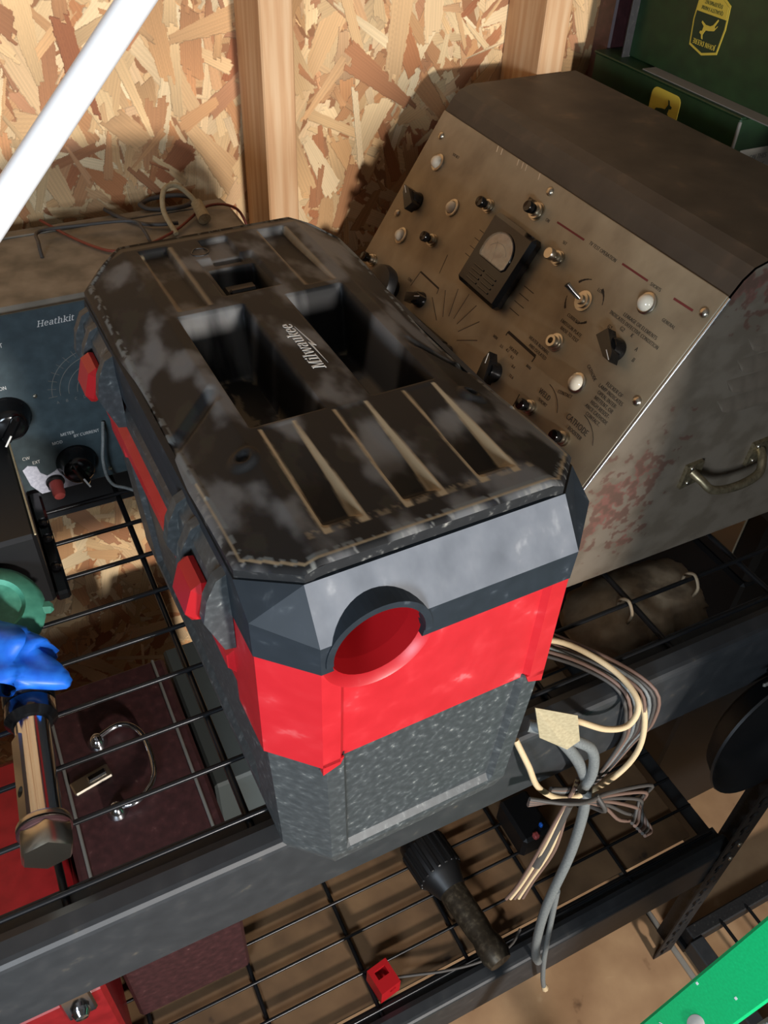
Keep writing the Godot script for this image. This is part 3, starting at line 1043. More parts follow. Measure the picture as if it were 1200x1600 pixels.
func tester() -> void:
	var zn := -0.505
	var zf := -1.055
	var t := thing("tube_tester", "brown metal picture tube tester with a sloped panel of knobs", "tester", Vector3(0.64, 0.0, -0.77))
	var o := -t.position
	var low := PO + PU * -0.405
	var prof := [Vector2(low.x, 0.0), Vector2(low.x, low.y), Vector2(PO.x, PO.y), Vector2(0.6435, 0.3715), Vector2(0.655, 0.3815), Vector2(0.672, 0.3865), Vector2(0.842, 0.3875), Vector2(0.852, 0.378), Vector2(0.852, 0.0)]
	var st := new_st()
	add_prism(st, prof, zf, zn - 0.0025)
	part("case", st.commit(), M.tester, t, o)
	# near side sheet, uv mapped
	var side := mat(Color.WHITE, 0.6)
	side.albedo_texture = side_texture()
	var ss := new_st()
	var pv := PackedVector2Array(prof)
	if Geometry2D.is_polygon_clockwise(pv):
		pv.reverse()
	var idx := Geometry2D.triangulate_polygon(pv)
	for i in range(0, idx.size(), 3):
		var a := pv[idx[i]]
		var b := pv[idx[i + 1]]
		var c := pv[idx[i + 2]]
		var g := (b - a).cross(c - a)
		for v in ([a, c, b] if g > 0 else [a, b, c]):
			ss.set_normal(Vector3(0, 0, 1))
			ss.set_uv(Vector2((v.x - 0.43) / 0.44, 1.0 - v.y / 0.4))
			ss.add_vertex(Vector3(v.x, v.y, zn))
	for i in pv.size():
		var a := pv[i]
		var b := pv[(i + 1) % pv.size()]
		var q := [Vector3(a.x, a.y, zn), Vector3(b.x, b.y, zn), Vector3(b.x, b.y, zn - 0.0025), Vector3(a.x, a.y, zn - 0.0025)]
		var nn := Vector3(b.y - a.y, a.x - b.x, 0).normalized()
		for k in [0, 2, 1, 0, 3, 2]:
			ss.set_normal(nn)
			ss.set_uv(Vector2((q[k].x - 0.43) / 0.44, 1.0 - q[k].y / 0.4))
			ss.add_vertex(q[k])
	part("side_sheet", ss.commit(), side, t, o)
	# panel plate with a bare metal edge
	var pl := new_st()
	var pb := Basis(Vector3(0, 0, 1), PU, PN)
	add_rbox(pl, PO + Vector3(0, 0, (zn + zf) * 0.5) + PU * -0.200 + PN * 0.0015, Vector3(zn - zf - 0.003, 0.398, 0.003), 0.0006, pb)
	part("panel", pl.commit(), M.panel, t, o)
	part("bare_edge", tube([PO + Vector3(0, 0, zn + 0.0005) + PU * -0.002 + PN * 0.0012, PO + Vector3(0, 0, zn + 0.0005) + PU * -0.398 + PN * 0.0012], 0.0017, 6), M.bare, t, o)
	# jewels
	var jewel_dome := lathe(V2([[0.0086, 0.0], [0.0086, 0.003], [0.0078, 0.0065], [0.0052, 0.0095], [0.0024, 0.0108], [0.0, 0.011]]), 24)
	var jewel_ring := lathe(V2([[0.0115, 0.0], [0.0115, 0.0022], [0.0098, 0.0034], [0.0085, 0.0034], [0.0085, 0.0]]), 24)
	for j in [[-1.006, -0.0597, 1.0], [-0.9300, -0.0938, 0.92], [-0.9960, -0.1649, 0.95], [-0.5791, -0.0484, 1.05], [-0.5925, -0.155, 1.05]]:
		var n := on_panel("lamp_jewel", t, j[0], j[1])
		part("dome", jewel_dome, M.jewel, n, Vector3.ZERO, Basis.IDENTITY.scaled(Vector3.ONE * j[2]))
		part("bezel", jewel_ring, M.nickel, n)
	# push buttons on threaded collars
	var collar := lathe(V2([[0.0085, 0.0], [0.0085, 0.002], [0.0065, 0.0022], [0.0065, 0.004], [0.0078, 0.0044], [0.0078, 0.0062], [0.0058, 0.0066], [0.0058, 0.010], [0.0048, 0.0102]]), 20)
	var cap := lathe(V2([[0.0046, 0.0095], [0.0046, 0.013], [0.0066, 0.0135], [0.0068, 0.019], [0.0060, 0.0205], [0.0, 0.021]]), 20)
	for b in [[-0.868, -0.0653, 0], [-0.7895, -0.0378, 1], [-0.9294, -0.1417, 0], [-1.0240, -0.2175, 0], [-0.7187, -0.0651, 2], [-0.6266, -0.21, 0], [-0.5628, -0.209, 0]]:
		var n := on_panel("push_button", t, b[0], b[1])
		part("collar", collar, M.nickel, n, Vector3.ZERO, Basis.IDENTITY.scaled(Vector3(1.25, 1.0, 1.25) if b[2] == 1 else Vector3.ONE))
		part("cap", cap, M.nickel if b[2] == 2 else M.black_gloss, n)
	# jack
	var jk := on_panel("jack", t, -0.6502, -0.1374)
	part("nut", lathe(V2([[0.0105, 0], [0.0105, 0.0025], [0.0085, 0.003], [0.0085, 0.0055], [0.0066, 0.006], [0.0066, 0.011], [0.0036, 0.011], [0.0036, 0.002], [0, 0.002]]), 20), M.nickel, jk)
	# toggle
	var tg := on_panel("toggle_switch", t, -0.6517, -0.0845)
	part("nut", lathe(V2([[0.0115, 0], [0.0115, 0.002], [0.0085, 0.0025], [0.0085, 0.005], [0.0055, 0.0055], [0.005, 0.009], [0, 0.010]]), 20), M.nickel, tg)
	part("lever", tube([Vector3(0, 0.007, 0), Vector3(-0.006, 0.018, -0.003), Vector3(-0.011, 0.026, -0.006)], 0.0026, 10, 0.0036), M.chrome, tg)
	# pointer knobs
	for k in [[-1.004, -0.1165, 2.6, 1.0], [-0.5769, -0.103, -0.55, 1.0], [-0.7042, -0.2105, 1.9, 1.0], [-0.8893, -0.2104, 0.5, 0.85]]:
		var n := on_panel("pointer_knob", t, k[0], k[1])
		var kb := Basis(Vector3.UP, k[2]).scaled(Vector3.ONE * k[3])
		part("skirt", lathe(V2([[0.0125, 0.0], [0.0125, 0.002], [0.0115, 0.004], [0.0105, 0.011], [0.0095, 0.014], [0, 0.0145]]), 24), M.black_gloss, n, Vector3.ZERO, kb)
		var g := new_st()
		add_prism(g, V2([[-0.016, -0.0075], [0.011, -0.0055], [0.0205, 0.0], [0.011, 0.0055], [-0.016, 0.0075]]), 0.006, 0.020, Transform3D(Basis(Vector3(1, 0, 0), Vector3(0, 0, -1), Vector3(0, 1, 0)), Vector3.ZERO))
		var gr := part("grip", g.commit(), M.black_gloss, n, Vector3.ZERO, kb)
		part("pointer_line", rbox(Vector3(0.012, 0.0006, 0.001), 0.0002), M.white_ink, gr, Vector3(0.012, 0.0202, 0))
	# large round knob and the socket selector bar half hidden by the vacuum
	var bk := on_panel("round_knob", t, -0.952, -0.228)
	part("knob", lathe(V2([[0.014, 0.0], [0.014, 0.012], [0.026, 0.014], [0.028, 0.022], [0.026, 0.030], [0.022, 0.032], [0, 0.032]]), 32), M.black, bk)
	var sb := on_panel("selector_bar", t, -0.845, -0.236)
	part("bar", rbox(Vector3(0.11, 0.020, 0.018), 0.004), M.black, sb, Vector3(0, 0.012, 0), Basis(Vector3.UP, 0.06))
	part("end_knob", lathe(V2([[0.010, 0], [0.010, 0.012], [0.0085, 0.016], [0, 0.016]]), 16), M.cable_dark, sb, Vector3(0.058, 0.004, -0.002))
	# meter
	var me := on_panel("meter", t, -0.792, -0.108)
	var mst := new_st()
	add_rbox(mst, Vector3(0, 0.009, 0), Vector3(0.088, 0.018, 0.092), 0.005)
	part("housing", mst.commit(), M.black_gloss, me)
	var win := []
	for k in 17:
		var a := PI * k / 16.0
		win.append(Vector2(cos(a) * 0.027, 0.006 + sin(a) * 0.024))
	win.append_array([Vector2(-0.0268, -0.004), Vector2(-0.023, -0.0075), Vector2(0.023, -0.0075), Vector2(0.0268, -0.004)])
	var up := Transform3D(Basis(Vector3(1, 0, 0), Vector3(0, 0, -1), Vector3(0, 1, 0)), Vector3.ZERO)
	var ds := new_st()
	add_prism(ds, win, 0.0175, 0.0182, up)
	var dial := part("dial", ds.commit(), M.dial, me, Vector3(0, 0, -0.002))
	var ar := []
	for k in 13:
		var a := PI * (0.2 + 0.6 * k / 12.0)
		ar.append(Vector3(cos(a) * 0.021, 0.0184, 0.004 - sin(a) * 0.021))
	part("scale_arc", tube(ar, 0.0004, 5), M.ink, dial)
	part("needle", tube([Vector3(0.0, 0.0188, 0.006), Vector3(-0.009, 0.0188, -0.017)], 0.0004, 5), M.ink, dial)
	var rimp := []
	for v in win:
		rimp.append(up * Vector3(v.x, v.y, 0.0186) + Vector3(0, 0, -0.002))
	rimp.append(rimp[0])
	part("window_rim", tube(rimp, 0.0013, 6), M.black_gloss, me)
	var gs := new_st()
	add_prism(gs, win, 0.0194, 0.0202, up)
	part("window_glass", gs.commit(), M.glass, me, Vector3(0, 0, -0.002))
	for r in 4:
		for s in [-1.0, 1.0]:
			part("cover_ridge", rbox(Vector3(0.022, 0.0016, 0.0022), 0.0006), M.black_gloss, me, Vector3(s * 0.0135, 0.0184, 0.018 + r * 0.0058))
	# panel screws
	var screw := lathe(V2([[0.0052, 0.0], [0.0050, 0.0018], [0.0032, 0.0036], [0.0, 0.0042]]), 14)
	for s in [[-1.030, -0.030], [-0.7902, -0.0120], [-0.5165, -0.0248], [-0.5165, -0.1287], [-1.030, -0.1452]]:
		var n := on_panel("panel_screw", t, s[0], s[1])
		part("screw_head", screw, M.nickel, n)
	panel_print(t)
	# casting handle on the near side
	var hb := Vector3(0.715, 0.128, zn)
	var hd := new_st()
	add_tube(hd, curve([Vector3(-0.052, 0.006, 0.004), Vector3(-0.046, 0.000, 0.016), Vector3(-0.034, -0.010, 0.026), Vector3(0.0, -0.014, 0.029), Vector3(0.034, -0.010, 0.026), Vector3(0.046, 0.000, 0.016), Vector3(0.052, 0.006, 0.004)], 6), 0.0052, 10)
	for s in [-1.0, 1.0]:
		add_prism(hd, [Vector2(s * 0.050 - 0.013, -0.016), Vector2(s * 0.050 + 0.013, -0.012), Vector2(s * 0.050 + 0.012, 0.018), Vector2(s * 0.050 - 0.011, 0.016)], 0.0, 0.005)
	var hn := part("side_handle", hd.commit(), M.brass_dull, t, o + hb)
	for s in [-1.0, 1.0]:
		for k in [-0.009, 0.012]:
			part("handle_screw", screw, M.nickel, hn, Vector3(s * 0.050 - 0.004, k, 0.0048), Basis(Vector3.RIGHT, PI / 2).scaled(Vector3.ONE * 0.6))
	# louvres pressed into the near side
	for k in 4:
		var lo := new_st()
		var L := 0.115
		var w := 0.0105
		var pts := []
		for i in 9:
			var a := PI * i / 8.0
			pts.append(Vector2(-cos(a) * L * 0.5, sin(a) * w))
		# a half-round hood: outline bulges out of the sheet toward its lower lip
		var seg := 14
		var rws := 6
		for i in seg:
			for j in rws:
				var q := []
				for e in [[0, 0], [1, 0], [1, 1], [0, 1]]:
					var u: float = -1.0 + 2.0 * (i + e[0]) / seg
					var v: float = float(j + e[1]) / rws
					var env := sqrt(maxf(0.0, 1.0 - pow(absf(u), 5.0)))
					q.append(Vector3(u * L * 0.5, 0.009 - 0.018 * v * env, 0.0068 * sin(v * PI * 0.5) * env))
				quad(lo, q[0], q[1], q[2], q[3], Vector3(0, 0.4, 1))
		for i in seg:
			var u0 := -1.0 + 2.0 * i / seg
			var u1 := -1.0 + 2.0 * (i + 1) / seg
			var e0 := sqrt(maxf(0.0, 1.0 - pow(absf(u0), 5.0)))
			var e1 := sqrt(maxf(0.0, 1.0 - pow(absf(u1), 5.0)))
			quad(lo, Vector3(u0 * L * 0.5, 0.009 - 0.018 * e0, 0), Vector3(u1 * L * 0.5, 0.009 - 0.018 * e1, 0), Vector3(u1 * L * 0.5, 0.009 - 0.018 * e1, 0.0068 * e1), Vector3(u0 * L * 0.5, 0.009 - 0.018 * e0, 0.0068 * e0), Vector3.DOWN)
		part("louvre", lo.commit(), M.louvre, t, o + Vector3(0.724 + k * 0.004, 0.219 + k * 0.0245, zn))

func put_text(t: Node3D, s: String, z: float, k: float, size: float, m: Material = null, turn := 0.0) -> void:
	var tm := text_mesh(s, size, false, 0.0003)
	var b := Basis(Vector3(0, 0, 1), PU, PN) * Basis(Vector3.BACK, turn)
	part("panel_lettering", tm, M.ink if m == null else m, t, pp(z, k, 0.0001) - t.position, b)

func bar_mark(t: Node3D, z0: float, s0: float, z1: float, s1: float, w: float, m: Material) -> void:
	var a := pp(z0, s0)
	var b := pp(z1, s1)
	var st := new_st()
	var d := (b - a).normalized()
	add_rbox(st, (a + b) * 0.5, Vector3((b - a).length(), w, 0.0004), 0.0001, Basis(d, PN.cross(d), PN))
	part("panel_mark", st.commit(), m, t, -t.position)

func panel_print(t: Node3D) -> void:
	put_text(t, "CATHODE", -0.5600, -0.1880, 0.0085)
	put_text(t, "BOOSTER", -0.5560, -0.1965, 0.0055)
	put_text(t, "WELD", -0.6210, -0.1885, 0.0078)
	put_text(t, "SHORT", -0.6170, -0.1965, 0.0050)
	put_text(t, "FUNCTION", -0.6040, -0.2300, 0.0052)
	put_text(t, "TO CONTROL", -0.6200, -0.2380, 0.0048)
	put_text(t, "TV TEST OPERATION", -0.6700, -0.0325, 0.0052)
	var fl := ["FLICKER OF", "LAMP INDICATES", "OPEN, INTER-", "MITTENT, OR", "HIGH RESIST-", "ANCE CATHODE", "CONTACT."]
	for i in fl.size():
		put_text(t, fl[i], -0.5480, -0.1350 - 0.0062 * i, 0.0052)
	put_text(t, "LEAKAGE OR ELEMENTS", -0.5700, -0.0700, 0.0050)
	put_text(t, "INDICATES DEFECTIVE CONDITION", -0.5740, -0.0765, 0.0050)
	put_text(t, "GENERAL", -0.5430, -0.0520, 0.0045)
	put_text(t, "CATHODE", -0.5850, -0.1370, 0.0050, null, -0.35)
	put_text(t, "CONTACT", -0.5980, -0.1730, 0.0050, null, 0.25)
	put_text(t, "SHORTS", -0.5830, -0.0310, 0.0045)
	put_text(t, "LOW", -0.6400, -0.0660, 0.0048)
	put_text(t, "CURRENT", -0.6500, -0.1060, 0.0050)
	put_text(t, "EMISSION PLATE", -0.6450, -0.1150, 0.0050)
	put_text(t, "RAISE TO TEST", -0.6420, -0.1215, 0.0050)
	put_text(t, "HEATER NORMAL", -0.6700, -0.1520, 0.0050)
	put_text(t, "AND ISOLATED", -0.6660, -0.1585, 0.0050)
	put_text(t, "HEATER", -0.6980, -0.1760, 0.0050)
	put_text(t, "POWER", -0.8080, -0.0310, 0.0048)
	put_text(t, "ON", -0.7680, -0.0390, 0.0048)
	put_text(t, "LINE", -0.9300, -0.2010, 0.0050)
	put_text(t, "SET", -0.7250, -0.0480, 0.0045)
	put_text(t, "SOCKET", -0.9800, -0.0400, 0.0045)
	for n in [["2.5", -0.718, -0.182], ["4.2", -0.706, -0.1805], ["6.3", -0.694, -0.183], ["8.4", -0.684, -0.190], ["12.6", -0.678, -0.200], ["MIN", -0.735, -0.179], ["MAX", -0.664, -0.178]]:
		put_text(t, n[0], n[1], n[2], 0.0044)
	for n in [["G1", -0.601, -0.089], ["G2", -0.586, -0.083], ["K", -0.571, -0.082], ["A", -0.556, -0.090], ["B", -0.551, -0.100]]:
		put_text(t, n[0], n[1], n[2], 0.0055)
	bar_mark(t, -0.7536, -0.0345, -0.7025, -0.0335, 0.0022, M.ink_red)
	bar_mark(t, -0.6375, -0.0310, -0.5959, -0.0305, 0.0022, M.ink_red)
	bar_mark(t, -0.5563, -0.0300, -0.5289, -0.0292, 0.0024, M.ink_red)
	bar_mark(t, -0.7222, -0.1640, -0.6646, -0.1640, 0.0034, M.ink)
	bar_mark(t, -0.6646, -0.1640, -0.6646, -0.1715, 0.0016, M.ink)
	bar_mark(t, -0.7222, -0.1640, -0.7222, -0.1690, 0.0016, M.ink)
	bar_mark(t, -0.9200, -0.1830, -0.8700, -0.1830, 0.0024, M.ink)
	bar_mark(t, -0.9200, -0.1830, -0.9230, -0.2060, 0.0012, M.ink)
	bar_mark(t, -0.8700, -0.1830, -0.8680, -0.1900, 0.0012, M.ink)
	bar_mark(t, -0.8900, -0.1430, -0.8850, -0.1680, 0.0010, M.ink)
	bar_mark(t, -0.6520, -0.2080, -0.6480, -0.2350, 0.0014, M.ink)
	# rays of scale lines round the selector
	for k in 7:
		var a := deg_to_rad(150.0 - 20.0 * k)
		bar_mark(t, -0.815 + cos(a) * 0.030, -0.232 + sin(a) * 0.034, -0.815 + cos(a) * 0.066, -0.232 + sin(a) * 0.070, 0.0010, M.ink)
	# bracket lines left and right of the meter
	for k in 4:
		bar_mark(t, -0.862, -0.094 - k * 0.011, -0.842, -0.094 - k * 0.011, 0.0008, M.ink)
		bar_mark(t, -0.742, -0.112 - k * 0.010, -0.722, -0.112 - k * 0.010, 0.0008, M.ink)
	# curved arrows round the toggle
	for q in [[0.35, 1.1], [1.9, 2.6], [3.4, 4.0], [5.0, 5.6]]:
		for k in 4:
			var a0: float = lerpf(q[0], q[1], k / 4.0)
			var a1: float = lerpf(q[0], q[1], (k + 1) / 4.0)
			bar_mark(t, -0.6517 + cos(a0) * 0.026, -0.0845 + sin(a0) * 0.024, -0.6517 + cos(a1) * 0.026, -0.0845 + sin(a1) * 0.024, 0.0009 + 0.0006 * k, M.ink)
	for c in [[-0.6266, -0.21], [-0.5628, -0.209]]:
		for k in 5:
			var a0: float = lerpf(0.5, 1.5, k / 5.0)
			var a1: float = lerpf(0.5, 1.5, (k + 1) / 5.0)
			bar_mark(t, c[0] + cos(a0) * 0.040, c[1] + sin(a0) * 0.034, c[0] + cos(a1) * 0.040, c[1] + sin(a1) * 0.034, 0.0008, M.ink)
	# bare chips along the top edge of the panel
	for k in [-0.915, -0.905, -0.868, -0.858, -0.850, -0.822]:
		bar_mark(t, k, -0.0015, k + 0.003, -0.0085, 0.0016, M.bare)

# ------------------------------------------------------------------ bench instrument
func flat_text(parent: Node3D, called: String, s: String, at: Vector3, size: float, m: Material, serif := false, slant := 0.0) -> void:
	part(called, text_mesh(s, size, serif, 0.0003), m, parent, at, Basis(Vector3(1, 0, 0), Vector3(slant, 1, 0), Vector3(0, 0, 1)))

func bench_instrument() -> void:
	var zp := -0.917
	var x0 := -0.13
	var x1 := 0.337
	var H := 0.258
	var t := thing("bench_instrument", "grey bench instrument with dark green panel and black knobs, left of vacuum", "instrument", Vector3((x0 + x1) * 0.5, 0, -1.02))
	var o := -t.position
	var st := new_st()
	add_rbox(st, Vector3((x0 + x1) * 0.5, H * 0.5, -1.023), Vector3(x1 - x0, H, 0.206), 0.010)
	part("case", st.commit(), M.case_grey, t, o)
	part("panel", rbox(Vector3(x1 - x0 - 0.004, H - 0.006, 0.003), 0.001), M.face_green, t, o + Vector3((x0 + x1) * 0.5, H * 0.5, zp - 0.0015))
	# raised seam and wire handle on top
	part("top_seam", rbox(Vector3(x1 - x0 - 0.03, 0.002, 0.006), 0.0008), M.case_grey, t, o + Vector3((x0 + x1) * 0.5, H + 0.001, -1.098))
	part("carry_handle", tube(curve([Vector3(0.078, H, -1.030), Vector3(0.079, H + 0.012, -1.045), Vector3(0.086, H + 0.012, -1.076), Vector3(0.14, H + 0.012, -1.074), Vector3(0.195, H + 0.012, -1.064), Vector3(0.203, H + 0.010, -1.040), Vector3(0.206, H, -1.020)], 5), 0.0022, 8), M.cable_dark, t, o)
	# knobs with a white pointer line
	for k in [[-0.011, 0.128, 0.023, -0.6], [0.050, 0.040, 0.0215, 0.35]]:
		var kn := Node3D.new()
		kn.name = "dial_knob"
		kn.transform = Transform3D(Basis(Vector3.RIGHT, PI / 2), o + Vector3(k[0], k[1], zp))
		t.add_child(kn, true)
		var r: float = k[2]
		part("skirt", lathe(V2([[r * 1.15, 0.0], [r * 1.15, 0.003], [r, 0.007], [r * 0.92, 0.018], [r * 0.82, 0.023], [r * 0.6, 0.026], [0, 0.0265]]), 32), M.black_gloss, kn)
		part("grip", rbox(Vector3(r * 0.45, 0.010, r * 1.7), 0.004), M.black_gloss, kn, Vector3(0, 0.029, 0), Basis(Vector3.UP, k[3]))
		part("pointer_line", rbox(Vector3(0.0022, 0.001, 0.016), 0.0003), M.white_ink, kn, Basis(Vector3.UP, k[3]) * Vector3(0, 0.0345, r * 0.55), Basis(Vector3.UP, k[3]))
	# printed dial: concentric arcs with ticks
	var c := Vector3(0.098, 0.140, zp)
	for r in [0.026, 0.036, 0.046, 0.055]:
		var pts := []
		for k in 19:
			var a := PI * (0.5 + 0.5 * k / 18.0)
			pts.append(o + c + Vector3(cos(a) * r, sin(a) * r, 0.0002))
		part("dial_arc", tube(pts, 0.00045, 4), M.grey_edge, t)
	for k in 9:
		var a := PI * (0.5 + 0.5 * k / 8.0)
		var d := Vector3(cos(a), sin(a), 0)
		part("dial_tick", tube([o + c + d * 0.050 + Vector3(0, 0, 0.0002), o + c + d * 0.060 + Vector3(0, 0, 0.0002)], 0.0004, 4), M.grey_edge, t)
	for k in 5:
		flat_text(t, "panel_lettering", ["A", "B", "C", "D", "E"][k], o + Vector3(0.047 + k * 0.0105, 0.131, zp), 0.005, M.grey_edge)
	flat_text(t, "panel_lettering", "Heathkit", o + Vector3(0.067, 0.237, zp), 0.0098, M.white_ink, true, 0.3)
	flat_text(t, "panel_lettering", "POINT", o + Vector3(-0.004, 0.220, zp), 0.007, M.white_ink)
	flat_text(t, "panel_lettering", "DEVIATION", o + Vector3(-0.018, 0.166, zp), 0.006, M.white_ink)
	flat_text(t, "panel_lettering", "CW", o + Vector3(-0.006, 0.062, zp), 0.006, M.white_ink)
	flat_text(t, "panel_lettering", "EXT", o + Vector3(0.004, 0.053, zp), 0.006, M.white_ink)
	flat_text(t, "panel_lettering", "MOD", o + Vector3(0.034, 0.074, zp), 0.0055, M.white_ink)
	flat_text(t, "panel_lettering", "METER", o + Vector3(0.048, 0.084, zp), 0.0055, M.white_ink)
	flat_text(t, "panel_lettering", "BY CURRENT", o + Vector3(0.070, 0.078, zp), 0.0055, M.white_ink)
	for s in [[0.024, 0.147], [0.088, 0.222], [0.088, 0.015]]:
		part("panel_screw", lathe(V2([[0.0028, 0], [0.0024, 0.0012], [0, 0.0018]]), 10), M.nickel, t, o + Vector3(s[0], s[1], zp), Basis(Vector3.RIGHT, PI / 2))
	# peeled pale film on the lower edge of the panel
	var pe := new_st()
	add_prism(pe, V2([[-0.014, 0.046], [-0.007, 0.051], [0.003, 0.047], [0.005, 0.036], [0.012, 0.029], [0.022, 0.033], [0.031, 0.040], [0.040, 0.034], [0.047, 0.024], [0.055, 0.020], [0.056, 0.008], [0.050, 0.003], [0.0, 0.003], [-0.010, 0.020]]), 0.0, 0.0008)
	part("peeled_film", pe.commit(), M.lavender, t, o + Vector3(0, 0, zp))
	# red capped post
	var rp := part("red_cap", lathe(V2([[0.0085, 0.0], [0.0085, 0.010], [0.0075, 0.012], [0.0080, 0.020], [0.0065, 0.025], [0, 0.026]]), 20), M.red_rubber, t, o + Vector3(0.019, 0.017, zp), Basis(Vector3.RIGHT, PI / 2 + 0.25))
	part("collar", lathe(V2([[0.0115, -0.001], [0.0115, 0.003], [0.0085, 0.004]]), 18), M.black, rp)
	# grey lead looping out of the panel beside the vacuum
	solo("test_lead", "thin grey lead looping down beside the vacuum from the dark panel", "cable", tube(curve([Vector3(0.092, 0.090, -0.915), Vector3(0.086, 0.075, -0.90), Vector3(0.080, 0.050, -0.895), Vector3(0.080, 0.022, -0.895), Vector3(0.086, 0.006, -0.893), Vector3(0.098, 0.0035, -0.885), Vector3(0.112, 0.0035, -0.87)], 5), 0.0022, 8), M.cable_grey)
	# loose leads on top
	solo("red_lead", "thin red lead lying across the top of the grey instrument", "cable", tube(curve([Vector3(0.094, H + 0.004, -1.125), Vector3(0.118, H + 0.003, -1.07), Vector3(0.140, H + 0.003, -1.030), Vector3(0.158, H + 0.003, -1.010), Vector3(0.185, H + 0.003, -1.005), Vector3(0.24, H + 0.006, -1.03), Vector3(0.30, H + 0.006, -1.085), Vector3(0.334, H + 0.004, -1.066), Vector3(0.345, H - 0.03, -1.05)], 6), 0.0018, 7), M.copper_wire)
	solo("dark_lead", "dark lead with a spade tip on the grey instrument's top", "cable", tube(curve([Vector3(0.175, H + 0.004, -1.128), Vector3(0.188, H + 0.003, -1.10), Vector3(0.205, H + 0.004, -1.072), Vector3(0.225, H + 0.006, -1.055), Vector3(0.250, H + 0.006, -1.050)], 5), 0.0026, 7), M.cable_dark)
	var pc := thing("power_cord", "tan power cord with a pale plug looped on the grey instrument", "cord", Vector3(0.25, H, -1.08))
	part("cord", tube(curve([Vector3(-0.010, 0.004, 0.055), Vector3(-0.014, 0.020, 0.020), Vector3(-0.004, 0.036, -0.005), Vector3(0.014, 0.036, -0.012), Vector3(0.028, 0.024, 0.0), Vector3(0.032, 0.016, 0.010)], 6), 0.0034, 8), M.tape, pc)
	part("cord_coil", tube(curve([Vector3(-0.030, 0.0036, -0.045), Vector3(-0.010, 0.0045, -0.058), Vector3(0.025, 0.0036, -0.058), Vector3(0.040, 0.0045, -0.035), Vector3(0.020, 0.0036, -0.020), Vector3(-0.020, 0.0045, -0.025), Vector3(-0.030, 0.006, -0.042)], 6), 0.0032, 8), M.cable_dark, pc)
	part("plug", tube([Vector3(0.032, 0.018, 0.008), Vector3(0.033, 0.012, 0.022), Vector3(0.033, 0.008, 0.036)], 0.0075, 10, 0.0085), M.tape, pc)

# ------------------------------------------------------------------ toy boxes
func deer_poly(s: float) -> Array:
	# plain leaping stag outline
	var p := V2([[-0.50, -0.10], [-0.38, 0.06], [-0.10, 0.12], [0.10, 0.14], [0.22, 0.34], [0.16, 0.50], [0.24, 0.48], [0.30, 0.34], [0.42, 0.30], [0.40, 0.22], [0.30, 0.20], [0.26, 0.02], [0.44, -0.10], [0.42, -0.16], [0.18, -0.06], [-0.10, -0.06], [-0.26, -0.14], [-0.46, -0.40], [-0.50, -0.36], [-0.36, -0.10], [-0.42, -0.04], [-0.52, -0.16]])
	var o := []
	for v in p:
		o.append(v * s)
	return o

